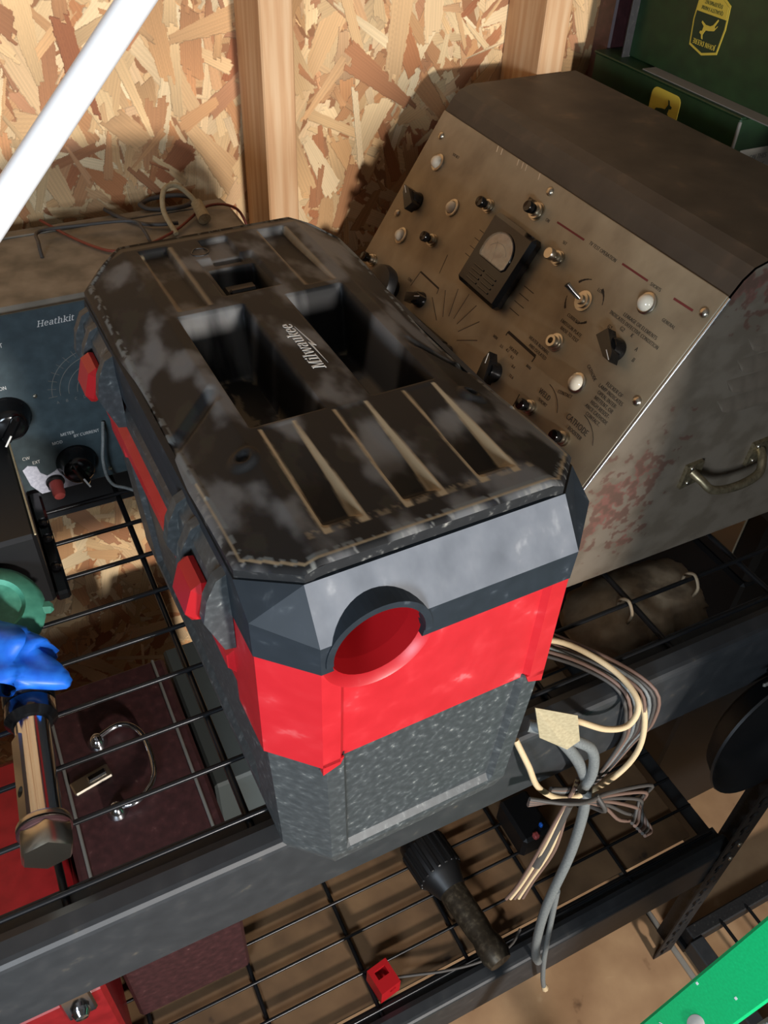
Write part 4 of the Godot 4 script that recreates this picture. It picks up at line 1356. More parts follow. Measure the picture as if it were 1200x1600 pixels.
func toy_boxes() -> void:
	var fx := 0.905
	# faces look toward -X: local x -> +Z, local y -> up, local z -> -X
	var fb := Basis(Vector3(0, 0, 1), Vector3(0, 1, 0), Vector3(-1, 0, 0))
	var lo := thing("green_carton", "dark green toy carton behind the tester, yellow deer emblem, under another", "carton", Vector3(fx + 0.14, 0.0, -0.945))
	part("body", rbox(Vector3(0.28, 0.396, 0.30), 0.002), M.green_box, lo, Vector3(0, 0.198, 0))
	part("lid_edge", rbox(Vector3(0.283, 0.003, 0.303), 0.001), M.green_box, lo, Vector3(0, 0.3965, 0))
	var em := Node3D.new()
	em.name = "emblem"
	em.transform = Transform3D(fb, Vector3(-0.1402, 0.362, 0.014))
	lo.add_child(em)
	var r := new_st()
	var sq := []
	for k in 4:
		for i in 5:
			var a := PI * 0.5 * (k + i / 4.0)
			var cx: float = [1.0, -1.0, -1.0, 1.0][k] * 0.019
			var cy: float = [1.0, 1.0, -1.0, -1.0][k] * 0.017
			sq.append(Vector2(cx + cos(a) * 0.010, cy + sin(a) * 0.010))
	add_prism(r, sq, 0.0, 0.0006)
	part("emblem_field", r.commit(), M.yellow, em)
	var de := new_st()
	add_prism(de, deer_poly(0.036), 0.0006, 0.001)
	part("emblem_stag", de.commit(), M.green_ink, em)
	# label on the +Z end
	var la := part("white_label", rbox(Vector3(0.16, 0.075, 0.0006), 0.0002), M.paper, lo, Vector3(-0.045, 0.318, 0.1503))
	for i in 5:
		part("label_lettering", text_mesh(["ON THIS", "BOX ARE", "NOT FOR", "USE BY", "CHILDREN"][i], 0.008, false, 0.0003), M.cable_grey, la, Vector3(-0.045, 0.026 - 0.012 * i, 0.0004))
	part("corner_tape", rbox(Vector3(0.004, 0.39, 0.004), 0.001), M.grey_edge, lo, Vector3(-0.1385, 0.197, 0.1485))
	var up := thing("green_carton", "green toy carton stacked upside down, its shield emblem inverted", "carton", Vector3(fx + 0.17, 0.398, -0.905))
	part("body", rbox(Vector3(0.285, 0.22, 0.30), 0.002), M.green_box, up, Vector3(0, 0.11, 0))
	part("lit_top_strip", rbox(Vector3(0.026, 0.0015, 0.24), 0.0004), M.grey_edge, up, Vector3(-0.152, 0.001, 0.03))  # grey strip painted for the lit top of the carton below
	var sh := Node3D.new()
	sh.name = "shield_emblem"
	sh.transform = Transform3D(fb * Basis(Vector3.BACK, PI), Vector3(-0.1430, 0.074, -0.010))
	up.add_child(sh)
	var shield := V2([[-0.026, 0.030], [0.0, 0.037], [0.026, 0.030], [0.030, 0.0], [0.028, -0.026], [0.0, -0.040], [-0.028, -0.026], [-0.030, 0.0]])
	var s1 := new_st()
	add_prism(s1, shield, 0.0, 0.0005)
	part("shield_rim", s1.commit(), M.yellow, sh)
	var inner := []
	for v in shield:
		inner.append(v * 0.92)
	var s2 := new_st()
	add_prism(s2, inner, 0.0005, 0.0008)
	part("shield_field", s2.commit(), M.green_ink, sh)
	var s3 := new_st()
	add_prism(s3, V2([[-0.0268, -0.010], [0.0268, -0.010], [0.0256, -0.0238], [0.0, -0.0366], [-0.0256, -0.0238]]), 0.0008, 0.0011)
	part("shield_band", s3.commit(), M.yellow, sh)
	var s4 := new_st()
	add_prism(s4, deer_poly(0.030), 0.0008, 0.0012, Transform3D(Basis.IDENTITY, Vector3(0, 0.004, 0)))
	part("shield_stag", s4.commit(), M.yellow, sh)
	part("shield_lettering", text_mesh("JOHN DEERE", 0.0075, false, 0.0003), M.yellow, sh, Vector3(0, 0.0235, 0.0011))
	part("shield_lettering", text_mesh("QUALITY FARM", 0.0058, false, 0.0003), M.green_ink, sh, Vector3(0, -0.0155, 0.0013))
	part("shield_lettering", text_mesh("EQUIPMENT", 0.0058, false, 0.0003), M.green_ink, sh, Vector3(0, -0.0225, 0.0013))
	var dk := solo("black_carton", "plain black carton standing behind the green toy cartons", "carton", rbox(Vector3(0.26, 0.62, 0.04), 0.003), M.maroon, Vector3(1.06, 0.31, -1.118))

# ------------------------------------------------------------------ lower shelf
func lower_things() -> void:
	var Y := -0.76
	# maroon case with chrome handle on its lid
	var t := thing("maroon_case", "dark maroon case with a chrome drop handle below the upper wires", "case", Vector3(0.001, Y, -0.695))
	part("body", rbox(Vector3(0.180, 0.40, 0.300), 0.005), M.maroon, t, Vector3(0, 0.20, 0))
	part("lid", rbox(Vector3(0.184, 0.056, 0.304), 0.005), M.maroon, t, Vector3(0, 0.431, 0))
	part("lid_trim", rbox(Vector3(0.004, 0.004, 0.300), 0.001), M.grey_edge, t, Vector3(0.076, 0.460, 0))
	part("lid_trim", rbox(Vector3(0.004, 0.004, 0.300), 0.001), M.grey_edge, t, Vector3(-0.078, 0.460, 0))
	var hy := 0.459
	var hd := part("handle", tube(curve([Vector3(0.020, 0.010, -0.045), Vector3(0.052, 0.012, -0.052), Vector3(0.074, 0.011, -0.030), Vector3(0.078, 0.010, 0.015), Vector3(0.070, 0.011, 0.050), Vector3(0.045, 0.012, 0.070), Vector3(0.022, 0.010, 0.066)], 6), 0.0042, 10), M.chrome, t, Vector3(-0.046, hy, 0.0))
	for z in [-0.045, 0.066]:
		part("handle_mount", lathe(V2([[0.014, 0], [0.013, 0.004], [0.008, 0.012], [0.004, 0.016], [0, 0.017]]), 18), M.chrome, hd, Vector3(0.018, 0.0, z))
	var lt := part("latch", rbox(Vector3(0.052, 0.006, 0.022), 0.002), M.nickel, t, Vector3(-0.048, hy + 0.003, 0.010), Basis(Vector3.UP, 0.2))
	part("latch_tongue", rbox(Vector3(0.026, 0.005, 0.010), 0.002), M.chrome, lt, Vector3(0.008, 0.004, 0))
	# grey-green carton behind it
	solo("grey_carton", "plain grey green carton beside the maroon case", "carton", rbox(Vector3(0.10, 0.42, 0.26), 0.004), M.grey_green, Vector3(0.150, Y + 0.21, -0.76))
	# red tool box
	var r := thing("red_toolbox", "red steel toolbox with a chrome catch, left of the maroon case", "toolbox", Vector3(-0.284, Y, -0.645))
	part("body", rbox(Vector3(0.36, 0.30, 0.30), 0.006), M.red_box, r, Vector3(0, 0.15, 0))
	part("lid", rbox(Vector3(0.364, 0.12, 0.304), 0.014), M.red_box, r, Vector3(0, 0.362, 0))
	for x in [-0.11, 0.145]:
		var la := part("catch", rbox(Vector3(0.038, 0.07, 0.010), 0.003), M.chrome, r, Vector3(x, 0.300, 0.156))
		part("catch_tongue", lathe(V2([[0.011, 0], [0.012, 0.006], [0.008, 0.012], [0, 0.013]]), 16), M.chrome, la, Vector3(0, -0.012, 0.004), Basis(Vector3.RIGHT, PI / 2))
	part("handle", tube(curve([Vector3(-0.07, 0.421, 0), Vector3(-0.065, 0.443, 0), Vector3(0, 0.448, 0), Vector3(0.065, 0.443, 0), Vector3(0.07, 0.421, 0)], 5), 0.005, 8), M.chrome, r)
	# ribbed black collar tool with a steel bar
	var k := thing("ribbed_tool", "black tool with a ribbed collar and long dull steel handle", "tool", Vector3(0.437, Y + 0.040, -0.50))
	var dir := Vector3(0.012, 0.0, 0.12).normalized()
	var kb := Basis(dir.cross(Vector3.UP).normalized(), dir, -Vector3.UP).scaled(Vector3.ONE * 1.5)
	part("handle", lathe(V2([[0.0, -0.02], [0.0165, -0.02], [0.0150, 0.05], [0.0138, 0.062], [0.0160, 0.072], [0.0165, 0.086], [0.0130, 0.094], [0.0, 0.096]]), 24), M.old_iron, k, Vector3.ZERO, kb)
	var cl := part("collar", lathe(V2([[0.0, -0.085], [0.014, -0.085], [0.020, -0.072], [0.0245, -0.068], [0.0265, -0.055], [0.0265, -0.020], [0.0235, -0.014], [0.017, 0.004], [0.0, 0.004]]), 28), M.black, k, Vector3.ZERO, kb)
	for i in 18:
		var a := TAU * i / 18.0
		part("rib", rbox(Vector3(0.0045, 0.040, 0.003), 0.001), M.black, cl, Vector3(cos(a) * 0.0265, -0.038, sin(a) * 0.0265), Basis(Vector3.UP, -a - PI / 2))
	part("neck", lathe(V2([[0.0, -0.16], [0.011, -0.16], [0.012, -0.09], [0.0, -0.084]]), 16), M.black, k, Vector3.ZERO, kb)
	solo("hardboard_sheet", "brown hardboard sheet lying under the lower shelf's wires", "board", rbox(Vector3(1.10, 0.005, 0.58), 0.001), M.hardboard, Vector3(0.36, -0.7765, -0.70))  # board under the wires; its darker brown partly carries the shelf's shade
	# small red block with a socket, and twine
	var rb := CSGCombiner3D.new()
	rb.name = numbered("red_block")
	rb.position = Vector3(0.272, Y + 0.020, -0.424)
	rb.rotation.y = 0.15
	add_child(rb)
	tag(rb, "small red plastic block with a socket on the lower wires", "block")
	var b1 := CSGBox3D.new()
	b1.size = Vector3(0.036, 0.040, 0.042)
	b1.material = M.red_plain
	rb.add_child(b1)
	var b2 := CSGBox3D.new()
	b2.size = Vector3(0.020, 0.02, 0.014)
	b2.position = Vector3(0, 0.016, -0.006)
	b2.operation = CSGShape3D.OPERATION_SUBTRACTION
	b2.material = M.red_plain
	rb.add_child(b2)
	var b3 := CSGCylinder3D.new()
	b3.radius = 0.006
	b3.height = 0.05
	b3.rotation.x = PI / 2
	b3.position = Vector3(0.004, 0.006, 0.01)
	b3.operation = CSGShape3D.OPERATION_SUBTRACTION
	b3.material = M.red_plain
	rb.add_child(b3)
	solo("twine", "brown twine trailing from the red block toward the shelf beam", "twine", tube(curve([Vector3(0.292, Y + 0.004, -0.425), Vector3(0.330, Y + 0.004, -0.412), Vector3(0.372, Y + 0.004, -0.398), Vector3(0.43, Y + 0.005, -0.385), Vector3(0.488, Y + 0.005, -0.384), Vector3(0.520, Y + 0.005, -0.40)], 5), 0.0024, 7), M.cable_dark)
	# canvas pouch hung right under the upper wires
	sack(Vector3(0.625, -0.122, -0.478))
	var cb := thing("added_dark_chest", "added tall black chest on the floor, darkening the shaded gap right of rack", "chest", Vector3(1.30, -1.245, -0.86))  # black chest added to fill a gap that only shade darkens
	part("body", rbox(Vector3(0.50, 0.90, 0.50), 0.006), M.black, cb, Vector3(0, 0.45, 0))
	part("lid", rbox(Vector3(0.51, 0.16, 0.51), 0.010), M.black, cb, Vector3(0, 0.985, 0))
	part("red_print", rbox(Vector3(0.10, 0.0008, 0.07), 0.0003), M.red_box, cb, Vector3(-0.16, 1.0655, -0.02))
	for z in [-0.18, 0.18]:
		part("corner_guard", rbox(Vector3(0.006, 0.10, 0.06), 0.002), M.nickel, cb, Vector3(-0.256, 0.985, z))
	# wooden twig-like cable stub and blue clip in the dark
	var wp := thing("wall_plug", "black plug with a blue and a red mark on the lower shelf", "plug", Vector3(0.62, Y, -0.55))
	part("body", rbox(Vector3(0.06, 0.06, 0.09), 0.006), M.black, wp, Vector3(0, 0.03, 0))
	part("blue_mark", rbox(Vector3(0.006, 0.010, 0.008), 0.002), M.blue, wp, Vector3(0.012, 0.065, 0.03))
	part("red_mark", rbox(Vector3(0.012, 0.012, 0.012), 0.003), M.red_rubber, wp, Vector3(-0.006, 0.062, 0.042))
	# hung black pan at the right
	var p := thing("black_pan", "round black pan hanging from the beam beside the slotted post", "pan", Vector3(0.745, -0.18, -0.325))
	var pb := Basis(Vector3.RIGHT, PI / 2 - 0.12)
	part("bowl", lathe(V2([[0.0, -0.020], [0.070, -0.019], [0.088, -0.008], [0.098, 0.012], [0.104, 0.016], [0.103, 0.019], [0.095, 0.015], [0.085, -0.005], [0.068, -0.015], [0.0, -0.016]]), 48), M.black, p, Vector3.ZERO, pb)
	part("hook", tube(curve([Vector3(-0.015, 0.095, -0.02), Vector3(-0.016, 0.14, -0.018), Vector3(-0.016, 0.178, -0.016), Vector3(-0.016, 0.190, -0.028), Vector3(-0.016, 0.190, -0.050)], 5), 0.005, 8), M.black, p)
	part("rim_chip", rbox(Vector3(0.03, 0.006, 0.004), 0.002), M.grey_edge, p, Vector3(-0.035, 0.108, -0.003))

func sack(at: Vector3) -> void:
	var n := FastNoiseLite.new()
	n.seed = 15
	n.frequency = 14.0
	n.fractal_octaves = 3
	var t := thing("canvas_pouch", "crumpled tan canvas pouch hung under the upper wires by tester", "pouch", at)
	var st := new_st()
	st.set_smooth_group(0)
	var A := 56
	var R := 24
	for j in R + 1:
		for i in A:
			var a := TAU * i / A
			var v := PI * j / R
			var c := cos(a)
			var s := sin(a)
			var k := pow(pow(absf(c), 4.0) + pow(absf(s), 4.0), -0.25)
			var r := pow(sin(v), 0.45)
			var p := Vector3(c * k * 0.088 * r, 0.054 - 0.046 * cos(v), s * k * 0.054 * r)
			var q := n.get_noise_3d(p.x, p.y * 0.7, p.z)
			var fold := absf(n.get_noise_3d(p.x * 1.6 + 4.0, p.y * 0.4, p.z * 0.8))
			p += Vector3(c * r, -0.2 if p.y > 0.05 else 0.2, s * r) * (q * 0.016 + 0.020 * (0.35 - fold))
			p.y = minf(p.y, 0.106)
			st.add_vertex(p)
	for j in R:
		for i in A:
			var a := j * A + i
			var b := j * A + (i + 1) % A
			st.add_index(a); st.add_index(b); st.add_index(b + A)
			st.add_index(a); st.add_index(b + A); st.add_index(a + A)
	st.generate_normals()
	part("bag", st.commit(), M.canvas, t)
	for x in [-0.05, 0.05]:
		part("strap", tube(curve([Vector3(x, 0.090, 0.030), Vector3(x, 0.112, 0.034), Vector3(x, 0.125, 0.0225), Vector3(x, 0.112, 0.010), Vector3(x, 0.090, 0.012)], 5), 0.002, 7), M.canvas, t)

# ------------------------------------------------------------------ things at the left of the upper shelf
func blob_mesh(pts: Array, hx: float, sd: int, amp: float) -> ArrayMesh:
	# a folded sheet: rows of points across, each row lifted and dented by noise
	var n := FastNoiseLite.new()
	n.seed = sd
	n.frequency = 15.0
	n.fractal_octaves = 2
	var st := new_st()
	st.set_smooth_group(0)
	var A := 40
	for j in pts.size():
		for i in A:
			var a := TAU * i / A
			var p: Vector3 = pts[j][0]
			var r := Vector3(cos(a) * pts[j][1], sin(a) * pts[j][2], 0)
			var q := n.get_noise_3d(p.x + r.x * 2.2, p.y + r.y, p.z)
			st.add_vertex(p + r * (1.0 + amp * q))
	for j in pts.size() - 1:
		for i in A:
			var a := j * A + i
			var b := j * A + (i + 1) % A
			st.add_index(a); st.add_index(b + A); st.add_index(b)
			st.add_index(a); st.add_index(a + A); st.add_index(b + A)
	st.generate_normals()
	return st.commit()

func shelf_left_things() -> void:
	# black steel housing with screwed side strip
	var t := thing("black_housing", "black steel housing with a bolted side strip, beside the green panel", "housing", Vector3(-0.108, 0.0, -0.818))
	part("body", rbox(Vector3(0.18, 0.105, 0.18), 0.004), M.black, t, Vector3(0, 0.0525, 0))
	part("worn_edge", tube([Vector3(0.0895, 0.1045, -0.088), Vector3(0.0895, 0.1045, 0.088)], 0.0011, 6), M.tape, t)
	part("side_strip", rbox(Vector3(0.016, 0.014, 0.184), 0.003), M.black_gloss, t, Vector3(0.098, 0.007, 0))
	for z in [-0.03, 0.0, 0.05]:
		part("bolt", lathe(V2([[0.006, 0], [0.006, 0.004], [0.003, 0.006], [0, 0.006]]), 8), M.black_gloss, t, Vector3(0.099, 0.014, z))
	part("top_knob", lathe(V2([[0.02, 0.0], [0.02, 0.02], [0.016, 0.026], [0, 0.027]]), 20), M.black_gloss, t, Vector3(0.03, 0.105, -0.06))
	# teal rubber cap
	var g := new_st()
	var gp := lathe(V2([[0.0, 0.0], [0.050, 0.002], [0.058, 0.010], [0.058, 0.020], [0.050, 0.030], [0.034, 0.036], [0.030, 0.030], [0.0, 0.028]]), 36)
	var cap := thing("teal_cap", "teal rubber end cap lying against the blue rag", "cap", Vector3(-0.080, 0.050, -0.684))
	part("shell", gp, M.teal, cap, Vector3.ZERO, (Basis(Vector3.RIGHT, 0.35) * Basis(Vector3.BACK, -0.2)).scaled(Vector3.ONE * 0.85))
	part("pull_tab", rbox(Vector3(0.024, 0.010, 0.016), 0.004), M.teal, cap, Vector3(0.046, 0.004, 0.010), Basis(Vector3.BACK, -0.35))
	# blue rag, folded
	var rows := []
	for k in 17:
		var u := k / 16.0
		var w := 0.070 * pow(sin(PI * clampf(0.06 + 0.88 * u, 0.0, 1.0)), 0.5)
		rows.append([Vector3(0.012 * u, 0.004 * sin(u * 7.0), -0.034 + 0.076 * u), w, 0.026 * pow(sin(PI * clampf(0.06 + 0.88 * u, 0, 1)), 0.5)])
	solo("blue_glove", "crumpled bright blue nitrile glove on top of the black fitting", "glove", blob_mesh(rows, 0.05, 8, 0.6), M.blue, Vector3(-0.100, 0.066, -0.632), Basis(Vector3.UP, -0.45) * Basis(Vector3.BACK, -0.16))
	# chrome plunger with black collar and hex end
	var f := thing("chrome_plunger", "chrome plunger with black collar and grey hex end on the wires", "fitting", Vector3(-0.075, 0.0255, -0.50))
	var fb := Basis(Vector3.RIGHT, PI / 2) # local Y runs toward the viewer
	fb = Basis(Vector3.UP, -0.08) * fb
	var stem := CSGCombiner3D.new()
	stem.name = "stem"
	stem.basis = fb
	f.add_child(stem)
	var cy := CSGCylinder3D.new()
	cy.radius = 0.0165
	cy.height = 0.122
	cy.sides = 48
	cy.position = Vector3(0, -0.009, 0)
	cy.material = M.chrome
	stem.add_child(cy)
	var fl := CSGBox3D.new()
	fl.size = Vector3(0.005, 0.088, 0.014)
	fl.transform = Transform3D(Basis(Vector3.UP, -0.65), Vector3(-0.0125, 0.005, -0.0098))
	fl.material = M.nickel
	stem.add_child(fl)
	var dr := CSGCylinder3D.new()
	dr.radius = 0.0050
	dr.height = 0.060
	dr.sides = 24
	dr.transform = Transform3D(Basis(Vector3.UP, -0.65) * Basis(Vector3.BACK, PI / 2), Vector3(-0.0125, 0.020, -0.0098))
	dr.operation = CSGShape3D.OPERATION_SUBTRACTION
	dr.material = M.nickel
	stem.add_child(dr)
	part("collar", lathe(V2([[0.0, -0.125], [0.020, -0.125], [0.0245, -0.118], [0.0245, -0.082], [0.022, -0.079], [0.0245, -0.076], [0.0245, -0.062], [0.019, -0.056], [0.0, -0.056]]), 36), M.black_gloss, f, Vector3.ZERO, fb)
	part("washer", lathe(V2([[0.0, 0.050], [0.0225, 0.050], [0.0235, 0.052], [0.0235, 0.055], [0.0, 0.056]]), 32), M.nickel, f, Vector3.ZERO, fb)
	part("seal_ring", lathe(V2([[0.018, 0.055], [0.0222, 0.056], [0.0236, 0.0585], [0.0222, 0.061], [0.018, 0.062]]), 32), M.maroon, f, Vector3.ZERO, fb)
	part("hex_end", lathe(V2([[0.0, 0.061], [0.0232, 0.061], [0.0238, 0.063], [0.0238, 0.078], [0.0215, 0.082], [0.0, 0.082]]), 6), M.nickel, f, Vector3.ZERO, fb * Basis(Vector3.UP, 0.3))
	# white pole standing across the shelf end
	solo("white_pole", "long smooth white plastic pole slanting across the shelf's front", "pole", tube([Vector3(-0.552, 0.012, -0.335), Vector3(0.141 + (0.141 - 0.017) * 5.0, 0.622 + 0.111 * 5.0, -0.565 - 0.05 * 5.0)], 0.0098, 28), M.white_plastic)

# ------------------------------------------------------------------ cables
func cables() -> void:
	var a := thing("tan_cable", "stiff tan cable coiled beside the vacuum over the beam", "cable", Vector3(0.43, 0.0, -0.36))
	var o := -a.position
	part("outer_loop", tube(curve([Vector3(0.385, 0.006, -0.520), Vector3(0.436, 0.006, -0.470), Vector3(0.482, 0.010, -0.415), Vector3(0.508, -0.004, -0.352), Vector3(0.517, -0.074, -0.330), Vector3(0.496, -0.132, -0.330), Vector3(0.436, -0.138, -0.332), Vector3(0.385, -0.080, -0.332), Vector3(0.361, -0.020, -0.336), Vector3(0.352, 0.008, -0.352)], 7), 0.0033, 9), M.cable_tan, a, o)
	part("inner_loop", tube(curve([Vector3(0.385, 0.012, -0.440), Vector3(0.420, 0.020, -0.445), Vector3(0.458, 0.022, -0.425), Vector3(0.486, 0.020, -0.375), Vector3(0.490, 0.012, -0.335), Vector3(0.478, -0.010, -0.326), Vector3(0.447, -0.001, -0.328), Vector3(0.402, 0.036, -0.334), Vector3(0.372, 0.040, -0.350)], 7), 0.0033, 9), M.cable_tan, a, o)
	var g := thing("grey_cable", "thick grey cable hanging down past the lower shelf beam", "cable", Vector3(0.45, 0.0, -0.335))
	o = -g.position
	part("long_run", tube(curve([Vector3(0.362, 0.030, -0.350), Vector3(0.384, 0.020, -0.336), Vector3(0.435, -0.070, -0.332), Vector3(0.461, -0.158, -0.330), Vector3(0.472, -0.296, -0.330), Vector3(0.466, -0.443, -0.330), Vector3(0.472, -0.560, -0.330), Vector3(0.486, -0.655, -0.330), Vector3(0.500, -0.700, -0.332)], 7), 0.0062, 10, 0.0070), M.cable_grey, g, o)
	part("short_run", tube(curve([Vector3(0.470, -0.40, -0.326), Vector3(0.484, -0.520, -0.326), Vector3(0.506, -0.680, -0.328), Vector3(0.528, -0.80, -0.330), Vector3(0.545, -0.872, -0.332)], 6), 0.0042, 9), M.cable_grey, g, o)
	part("frayed_end", tube([Vector3(0.545, -0.870, -0.332), Vector3(0.549, -0.884, -0.330)], 0.0046, 8, 0.0062), M.cable_tan, g, o)
	part("second_lead", tube(curve([Vector3(0.372, 0.036, -0.346), Vector3(0.400, 0.015, -0.326), Vector3(0.430, -0.020, -0.322), Vector3(0.444, -0.075, -0.322), Vector3(0.440, -0.110, -0.324)], 6), 0.0058, 9), M.cable_grey, g, o)
	# wire bundle bent over the beam and tied below it
	var b := thing("wire_bundle", "bundle of thin dark wires bent over the beam and tied below", "wires", Vector3(0.48, 0.0, -0.36))
	o = -b.position
	for k in 8:
		var e := k * 0.0052
		var m: Material = M.cable_brown if k % 3 == 1 else (M.cable_grey if k % 3 == 2 else M.cable_dark)
		part("wire", tube(curve([Vector3(0.372 + e * 0.3, 0.006 + 0.002 * (k % 2), -0.500 - e), Vector3(0.420 + e * 0.5, 0.008 + 0.003 * (k % 3), -0.445 - e * 0.8), Vector3(0.462 + e * 0.9, 0.010 + 0.003 * (k % 2), -0.398 + e * 0.1), Vector3(0.485 + e, 0.004, -0.356 + 0.002 * k), Vector3(0.497 + e * 0.9, -0.050, -0.342 + 0.001 * k), Vector3(0.500 + e * 0.7, -0.100, -0.344), Vector3(0.478 + e * 0.2, -0.140 - 0.002 * k, -0.342), Vector3(0.440, -0.128 - 0.003 * k, -0.338), Vector3(0.405, -0.100 - 0.002 * k, -0.336)], 5), 0.0021, 7), m, b, o)
	var c := thing("tied_wires", "short tied bunch of stripped wires looped in front of beam", "wires", Vector3(0.47, -0.16, -0.32))
	o = -c.position
	for k in 6:
		var e := (k - 2.5) * 0.006
		var m: Material = M.cable_brown if k % 2 == 0 else M.cable_dark
		part("wire", tube(curve([Vector3(0.362, -0.072 + e * 0.4, -0.322), Vector3(0.415, -0.092 + e * 0.3, -0.314 + 0.002 * k), Vector3(0.470, -0.135 + e, -0.312), Vector3(0.535 + e, -0.200 + e * 2.0, -0.316), Vector3(0.580 - 0.006 * k, -0.252 + e * 2.6, -0.322), Vector3(0.590 - 0.010 * k, -0.270 + e * 2.6, -0.312), Vector3(0.570 - 0.008 * k, -0.262 + e * 2.2, -0.306)], 5), 0.0023, 7), m, c, o)
	part("tie", tube(curve([Vector3(0.448, -0.105, -0.310), Vector3(0.455, -0.120, -0.300), Vector3(0.462, -0.140, -0.304), Vector3(0.458, -0.150, -0.318)], 4), 0.0028, 7), M.cable_dark, c, o)
	var d := thing("hanging_wires", "fan of thin brown wires hanging in front of lower shelf", "wires", Vector3(0.42, -0.25, -0.33))
	o = -d.position
	for k in 5:
		var e := k * 0.007
		part("wire", tube(curve([Vector3(0.436 + e * 0.3, -0.110, -0.330 - 0.002 * k), Vector3(0.428 + e * 0.4, -0.170, -0.332), Vector3(0.418 + e * 0.6, -0.250, -0.334 + 0.002 * k), Vector3(0.404 + e * 0.9, -0.335 - e * 0.5, -0.336), Vector3(0.392 + e * 1.1, -0.372 - e, -0.338)], 5), 0.0022, 7), M.cable_brown if k % 2 == 0 else M.cable_tan, d, o)
	part("sleeve", tube(curve([Vector3(0.437, -0.15, -0.331), Vector3(0.428, -0.24, -0.333), Vector3(0.420, -0.290, -0.334)], 4), 0.0052, 8, 0.0070), M.cable_dark, d, o)
	# masking tape flag round the wires
	var tp := new_st()
	var q := [Vector3(0.352, 0.082, -0.338), Vector3(0.392, 0.066, -0.322), Vector3(0.402, 0.022, -0.318), Vector3(0.388, 0.016, -0.318), Vector3(0.362, 0.034, -0.332)]
	for i in [1, 2, 3]:
		tri(tp, q[0], q[i], q[i + 1], Vector3(0, 0.3, 1))
	for i in q.size():
		var j := (i + 1) % q.size()
		var bk := Vector3(0, -0.0003, -0.0010)
		quad(tp, q[i], q[j], q[j] + bk, q[i] + bk, Vector3(0, 1, 0))
	for i in [1, 2, 3]:
		var bk := Vector3(0, -0.0003, -0.0010)
		tri(tp, q[0] + bk, q[i] + bk, q[i + 1] + bk, Vector3(0, -0.3, -1))
	solo("masking_tape", "creased flag of masking tape stuck on the grey cables", "tape", tp.commit(), M.tape)

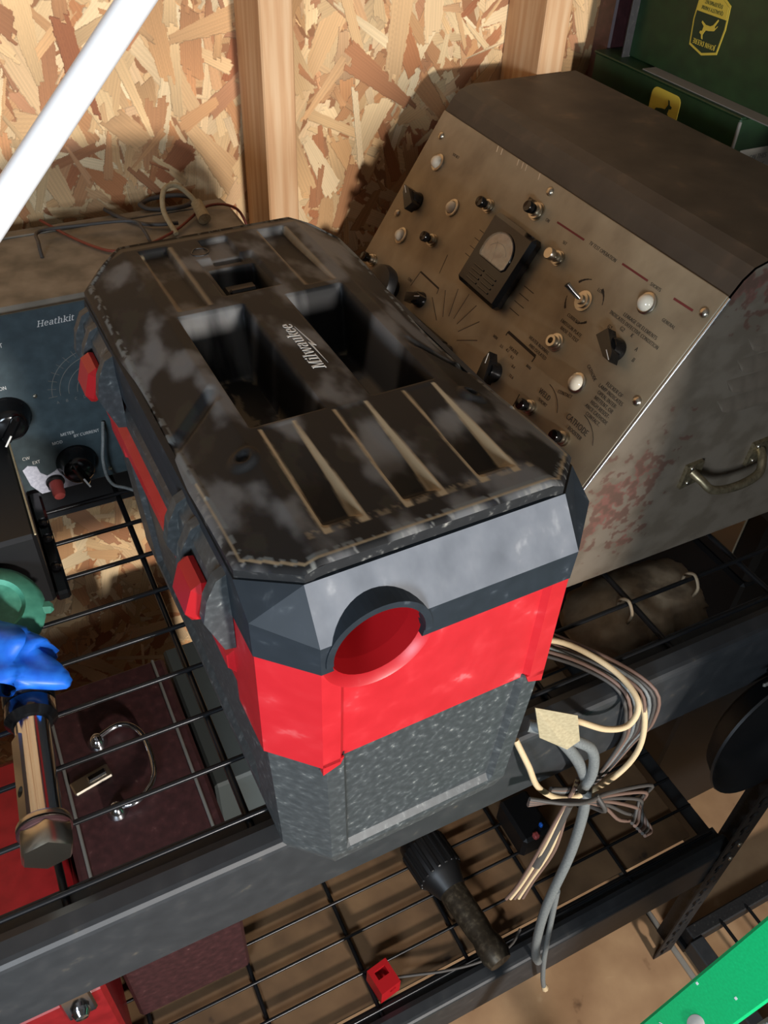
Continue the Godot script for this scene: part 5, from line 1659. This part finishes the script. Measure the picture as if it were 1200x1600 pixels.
# ------------------------------------------------------------------ floor and the right hand side
func floor_things() -> void:
	var Y := -1.25
	solo("cardboard_sheet", "large flattened cardboard sheet on the floor below the shelves", "cardboard", rbox(Vector3(1.25, 0.006, 1.05), 0.002), M.cardboard, Vector3(0.345, Y + 0.003, -0.55), Basis.IDENTITY)
	solo("cardboard_flap", "second cardboard sheet on the floor right of slotted post", "cardboard", rbox(Vector3(0.55, 0.005, 0.9), 0.002), M.cardboard, Vector3(1.26, Y + 0.0025, -0.50), Basis.IDENTITY)
	# low steel frame right of the post
	var t := thing("low_frame", "low dark steel frame with wire slats beside slotted post", "frame", Vector3(1.15, Y, -0.26))
	part("rail", rbox(Vector3(0.036, 0.05, 0.26), 0.003), M.steel, t, Vector3(-0.145, 0.045, 0.06))
	part("rail", rbox(Vector3(0.50, 0.045, 0.03), 0.003), M.post, t, Vector3(0.10, 0.045, -0.085))
	for k in 5:
		part("slat", tube([Vector3(-0.07 + k * 0.075, 0.070, -0.07), Vector3(-0.07 + k * 0.075, 0.070, 0.18)], 0.004, 8), M.wire, t)
	for z in [-0.085, 0.17]:
		for x in [-0.145, 0.33]:
			part("foot", rbox(Vector3(0.03, 0.022, 0.03), 0.002), M.black, t, Vector3(x, 0.011, z))
	part("rail", rbox(Vector3(0.50, 0.03, 0.03), 0.003), M.post, t, Vector3(0.10, 0.045, 0.17))
	# green box level leaning against the cart
	var A := Vector3(0.350, -1.21, -0.171)
	var B := Vector3(0.618, 0.045, -0.100)
	var d := (B - A).normalized()
	var view := (Vector3(0, 0.75, 0) - (A + B) * 0.5)
	var nn := (view - d * view.dot(d)).normalized()
	var w := nn.cross(d)
	var lb := Basis(d, nn.cross(d), nn)
	var L := (B - A).length()
	var lv := thing("spirit_level", "bright green metal spirit level leaning in front of the rack", "level", (A + B) * 0.5)
	lv.basis = lb
	var s := new_st()
	add_rbox(s, Vector3.ZERO, Vector3(L, 0.060, 0.022), 0.003)
	part("body", s.commit(), M.level_green, lv)
	var q := L * 0.5 * 0.52
	part("vial_port", lathe(V2([[0.0, 0.0], [0.0088, 0.0], [0.0096, 0.0006], [0.0086, 0.0012], [0.0, 0.001]]), 24), M.paper, lv, Vector3(0.212, -0.006, 0.011), Basis(Vector3(1.8, 0, 0), Vector3(0, 0, 1), Vector3(0, -1.0, 0)))
	part("white_number", text_mesh("2", 0.016, false, 0.0006), M.white_plastic, lv, Vector3(0.150, 0.012, 0.0112), Basis(Vector3.BACK, -PI * 0.30))
	for k in [[0.10, 0.020], [0.17, -0.022], [0.26, 0.024], [0.30, -0.010]]:
		part("paint_fleck", rbox(Vector3(0.004, 0.003, 0.0004), 0.0001), M.white_plastic, lv, Vector3(k[0], k[1], 0.0112))
	# cart added unseen at the right, its chest sized to shade the tester's side
	var c := thing("added_shade_cart", "added unseen black chest on legs, shaped to shade the tester side", "cart", Vector3(0.954, Y, 0.38))
	part("chest", rbox(Vector3(0.70, 0.97, 0.36), 0.006), M.steel, c, Vector3(0, 1.235, 0))
	for k in 3:
		var dr := part("drawer", rbox(Vector3(0.008, 0.24, 0.32), 0.003), M.steel, c, Vector3(-0.354, 1.03 + k * 0.265, 0))
		part("drawer_pull", rbox(Vector3(0.012, 0.014, 0.16), 0.003), M.nickel, dr, Vector3(-0.008, 0.08, 0))
	for x in [-0.33, 0.33]:
		for z in [-0.16, 0.16]:
			part("leg", tube([Vector3(x, 0.0, z), Vector3(x, 0.76, z)], 0.012, 8), M.steel, c)
	# white ribbed tray clipped to the cart legs, its corner shows past the level
	var tr := part("side_tray", rbox(Vector3(0.20, 0.016, 0.28), 0.004), M.white_plastic, c, Vector3(-0.285, 0.805, -0.33))
	for k in 9:
		part("tray_rib", rbox(Vector3(0.006, 0.012, 0.27), 0.002), M.white_plastic, tr, Vector3(-0.088 + k * 0.022, 0.013, 0))
